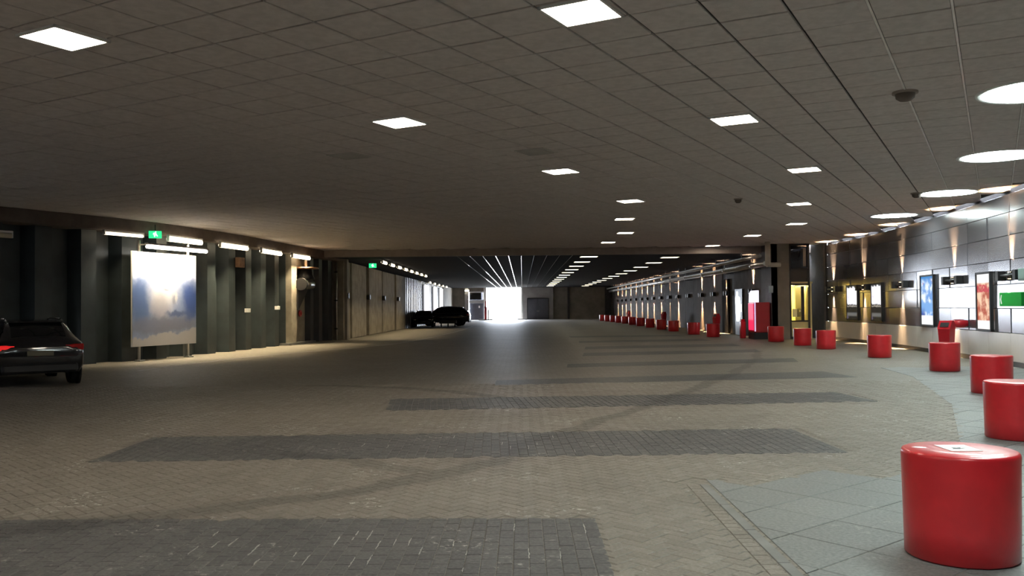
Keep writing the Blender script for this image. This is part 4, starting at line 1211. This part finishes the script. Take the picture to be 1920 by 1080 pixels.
for i, (y0, y1) in enumerate(((83.6, 88.8), (92.5, 96.6), (99.4, 103.4))):
    t = empty('banner', (X_FL + .12, (y0 + y1) / 2, .5)); tag(t, 'tall white backlit banner on far left wall, %s from the camera' % ORD[i], 'banner', 'white banners on the far left wall')
    mb = MB(); mb.bbox((0, 0, 1.7), (.1, y1 - y0 - .5, 3.3), .01); mb.build('lit_face', bmat, t)
    mb = MB(); mb.box((-.03, 0, 3.38), (.12, y1 - y0 - .4, .06)); mb.box((-.03, 0, .03), (.12, y1 - y0 - .4, .06)); mb.build('frame', M['steel'], t)

# ------------------------------------------------------------------ cars
ST = [(-2.30, .46, .80, .84, .74, .60), (-2.26, .36, .92, .98, .84, .66), (-2.12, .30, .98, 1.08, .88, .64), (-1.86, .27, .98, 1.27, .90, .62), (-1.62, .26, .97, 1.395, .905, .61),
      (-1.2, .25, .96, 1.435, .91, .61), (-.4, .25, .94, 1.455, .91, .62), (.3, .25, .93, 1.435, .91, .62), (.62, .25, .925, 1.37, .91, .62), (.98, .25, .92, 1.16, .91, .66), (1.25, .25, .91, .985, .905, .74),
      (1.7, .26, .86, .91, .89, .74), (2.05, .28, .76, .80, .84, .68), (2.22, .34, .66, .69, .74, .58), (2.28, .42, .58, .60, .62, .5)]
def section(st):
    y, lo, be, tp, w, wt = st
    return [(0, y, lo), (w - .08, y, lo), (w, y, lo + .13), (w + .012, y, (lo + be) / 2 + .06), (w - .01, y, be - .05), (w - .05, y, be), (wt + .02, y, tp - .05), (wt - .06, y, tp - .005), (wt * .5, y, tp + .018), (0, y, tp + .022)]
def lerp_st(y):
    for a, b in zip(ST, ST[1:]):
        if a[0] <= y <= b[0]:
            k = (y - a[0]) / (b[0] - a[0]); return tuple(a[i] + (b[i] - a[i]) * k for i in range(6))
    return ST[0] if y < ST[0][0] else ST[-1]
def car(loc, ang, paint, label, hs=1.0, tail=True):
    t = empty('car', loc, ang); tag(t, label, 'car')
    mb = MB(); vs = []; n = 10
    full = []
    for st in ST:
        h = section(st); ring = h + [(-p[0], p[1], p[2]) for p in h[-2:0:-1]]
        full.append(ring)
    m_ = len(full[0])
    for r in full: vs += [(p[0], p[1], p[2] * hs) for p in r]
    fs = [(k * m_ + i, k * m_ + (i + 1) % m_, (k + 1) * m_ + (i + 1) % m_, (k + 1) * m_ + i) for k in range(len(ST) - 1) for i in range(m_)]
    fs += [tuple(range(m_ - 1, -1, -1)), tuple((len(ST) - 1) * m_ + i for i in range(m_))]
    mb.add(vs, fs, True); body = mb.build('body', paint, t)
    # side glass
    def side_glass(y0, y1, nm='side_window'):
        for sg in (-1, 1):
            g = MB(); K = 6; vv = []
            for k in range(K + 1):
                y = y0 + (y1 - y0) * k / K; h = section(lerp_st(y)); a, b = Vector(h[5]), Vector(h[6])
                for f in (.10, .93):
                    q = a.lerp(b, f); vv.append((sg * (q.x + .008), q.y, q.z * hs + .003))
            g.add(vv, [(2 * k, 2 * k + 2, 2 * k + 3, 2 * k + 1) for k in range(K)], True)
            o = g.build(nm, M['glass_dark'], t, fix=False)
    side_glass(-1.82, -1.12); side_glass(-1.04, -.18); side_glass(-.1, .9)
    def top_glass(y0, y1, nm):
        g = MB(); K = 5; vv = []
        for k in range(K + 1):
            y = y0 + (y1 - y0) * k / K; st = lerp_st(y); h = section(st)
            for x in (-.9, -.5, 0, .5, .9):
                z = st[3] + .030 - .02 * abs(x); vv.append((x * (st[5] - .04), y, z * hs))
        g.add(vv, [(5 * k + i, 5 * k + i + 1, 5 * k + 6 + i, 5 * k + 5 + i) for k in range(K) for i in range(4)], True); g.build(nm, M['glass_dark'], t, fix=False)
    top_glass(-2.10, -1.66, 'rear_window'); top_glass(.66, 1.2, 'windscreen')
    # wheels
    for wx in (-1, 1):
        for wy in (-1.42, 1.38):
            x0 = wx * .70; x1 = wx * .925
            w = MB(); R_ = Matrix.Translation((wx * .81, wy, .325)) @ Matrix.Rotation(PI / 2, 4, 'Y')
            w.lathe([(.19, -.11), (.30, -.11), (.325, -.07), (.325, .07), (.30, .11), (.19, .11)], 28, M=R_); ty = w.build('tyre', M['rubber'], t)
            w = MB(); w.lathe([(0, -.085), (.06, -.09), (.195, -.10), (.195, .10), (.06, .09), (0, .085)], 20, M=R_); w.build('rim', M['rim'], ty)
            a = MB(); R2 = Matrix.Translation((wx * .895, wy, .34)) @ Matrix.Rotation(PI / 2, 4, 'Y')
            a.lathe([(0, -.03), (.375, -.03), (.375, .03), (0, .03)], 26, M=R2); a.build('wheel_arch', M['rubber'], t)
    # rear lamps, plate, bumper, rails, mirrors
    for sg in (-1, 1):
        g = MB(); g.bbox((sg * .66, -2.245, .86 * hs), (.36, .08, .13), .02); g.bbox((sg * .83, -2.17, .86 * hs), (.08, .22, .14), .02)
        g.build('tail_lamp', M['tail_lit'] if tail and sg < 0 else M['lens_red'], t)
        g = MB(); g.bbox((sg * .58, 2.14, .66 * hs), (.36, .16, .12), .03); g.build('head_lamp', M['chrome'], t)
        g = MB(); g.bbox((sg * .98, .72, .98 * hs), (.17, .1, .12), .03); g.build('mirror', paint, t)
        g = MB(); pts = [(-1.5, 1.43), (-1.3, 1.475), (.1, 1.48), (.35, 1.44)]
        for (ya, za), (yb, zb) in zip(pts, pts[1:]): g.tube((sg * .56, ya, za * hs + .01), (sg * .56, yb, zb * hs + .01), .018, 8)
        g.build('roof_rail', M['chrome'], t)
        g = MB()
        for k in range(8):
            y0 = -1.85 + .33 * k; h0 = section(lerp_st(y0)); h1 = section(lerp_st(y0 + .33))
            g.tube((sg * (h0[5][0] + .012), y0, h0[5][2] * hs), (sg * (h1[5][0] + .012), y0 + .33, h1[5][2] * hs), .012, 6)
        g.build('window_trim', M['chrome'], t)
    g = MB(); g.bbox((0, -2.30, .74 * hs), (.52, .03, .115), .005); g.build('number_plate', M['plate'], t)
    g = MB(); g.bbox((0, -2.27, .42), (1.5, .16, .22), .05); g.build('rear_bumper', M['black'], t)
    g = MB(); g.bbox((0, 2.2, .40), (1.3, .16, .22), .05); g.build('front_bumper', M['black'], t)
    g = MB(); g.bbox((0, -1.66, 1.41 * hs), (1.06, .14, .03), .01); g.build('roof_spoiler', paint, t)
    return t
a = math.radians(38)
rw = Vector((-10.4, 20.15)); rt = Vector((math.cos(a), math.sin(a))); fw = Vector((-math.sin(a), math.cos(a)))
cc = rw - rt * .81 + fw * 1.42
car((cc.x, cc.y, 0), a, M['carpaint'], 'black estate car seen from behind at the left picture edge')
car((-7.15, 81.0, 0), PI / 2 - .06, M['carblue'], 'black people carrier parked side-on left of the tunnel mouth', 1.2, tail=False)
car((-8.65, 77.0, 0), PI + .05, M['carpaint'], 'dark car parked end-on against the ribbed left wall', .98, tail=False)
# low trolley beside the parked cars
t = empty('flat_trolley', (-6.5, 76.6, 0)); tag(t, 'low dark flat trolley on small wheels before the parked cars', 'trolley')
mb = MB(); mb.bbox((0, 0, .42), (1.5, .8, .28), .03); mb.build('deck', M['black'], t)
for sx in (-.6, 0, .6):
    for sy in (-.3, .3):
        mb = MB(); mb.tube((sx - .03, sy, .11), (sx + .03, sy, .11), .11, 14); mb.box((sx, sy, .22), (.05, .05, .2)); mb.build('caster', M['rubber'], t)

# daylight portal at the tunnel mouth (only tells the renderer where the sky comes in)
pl = bpy.data.lights.new('sky_portal', 'AREA'); pl.shape = 'RECTANGLE'; pl.size = 4.8; pl.size_y = 4.3
pl.cycles.is_portal = True
po = bpy.data.objects.new('sky_portal', pl); COL.objects.link(po); po.location = ((XE(912) + XE(977)) / 2, Y_END + .6, 2.15); po.rotation_euler = (-PI / 2, 0, 0)
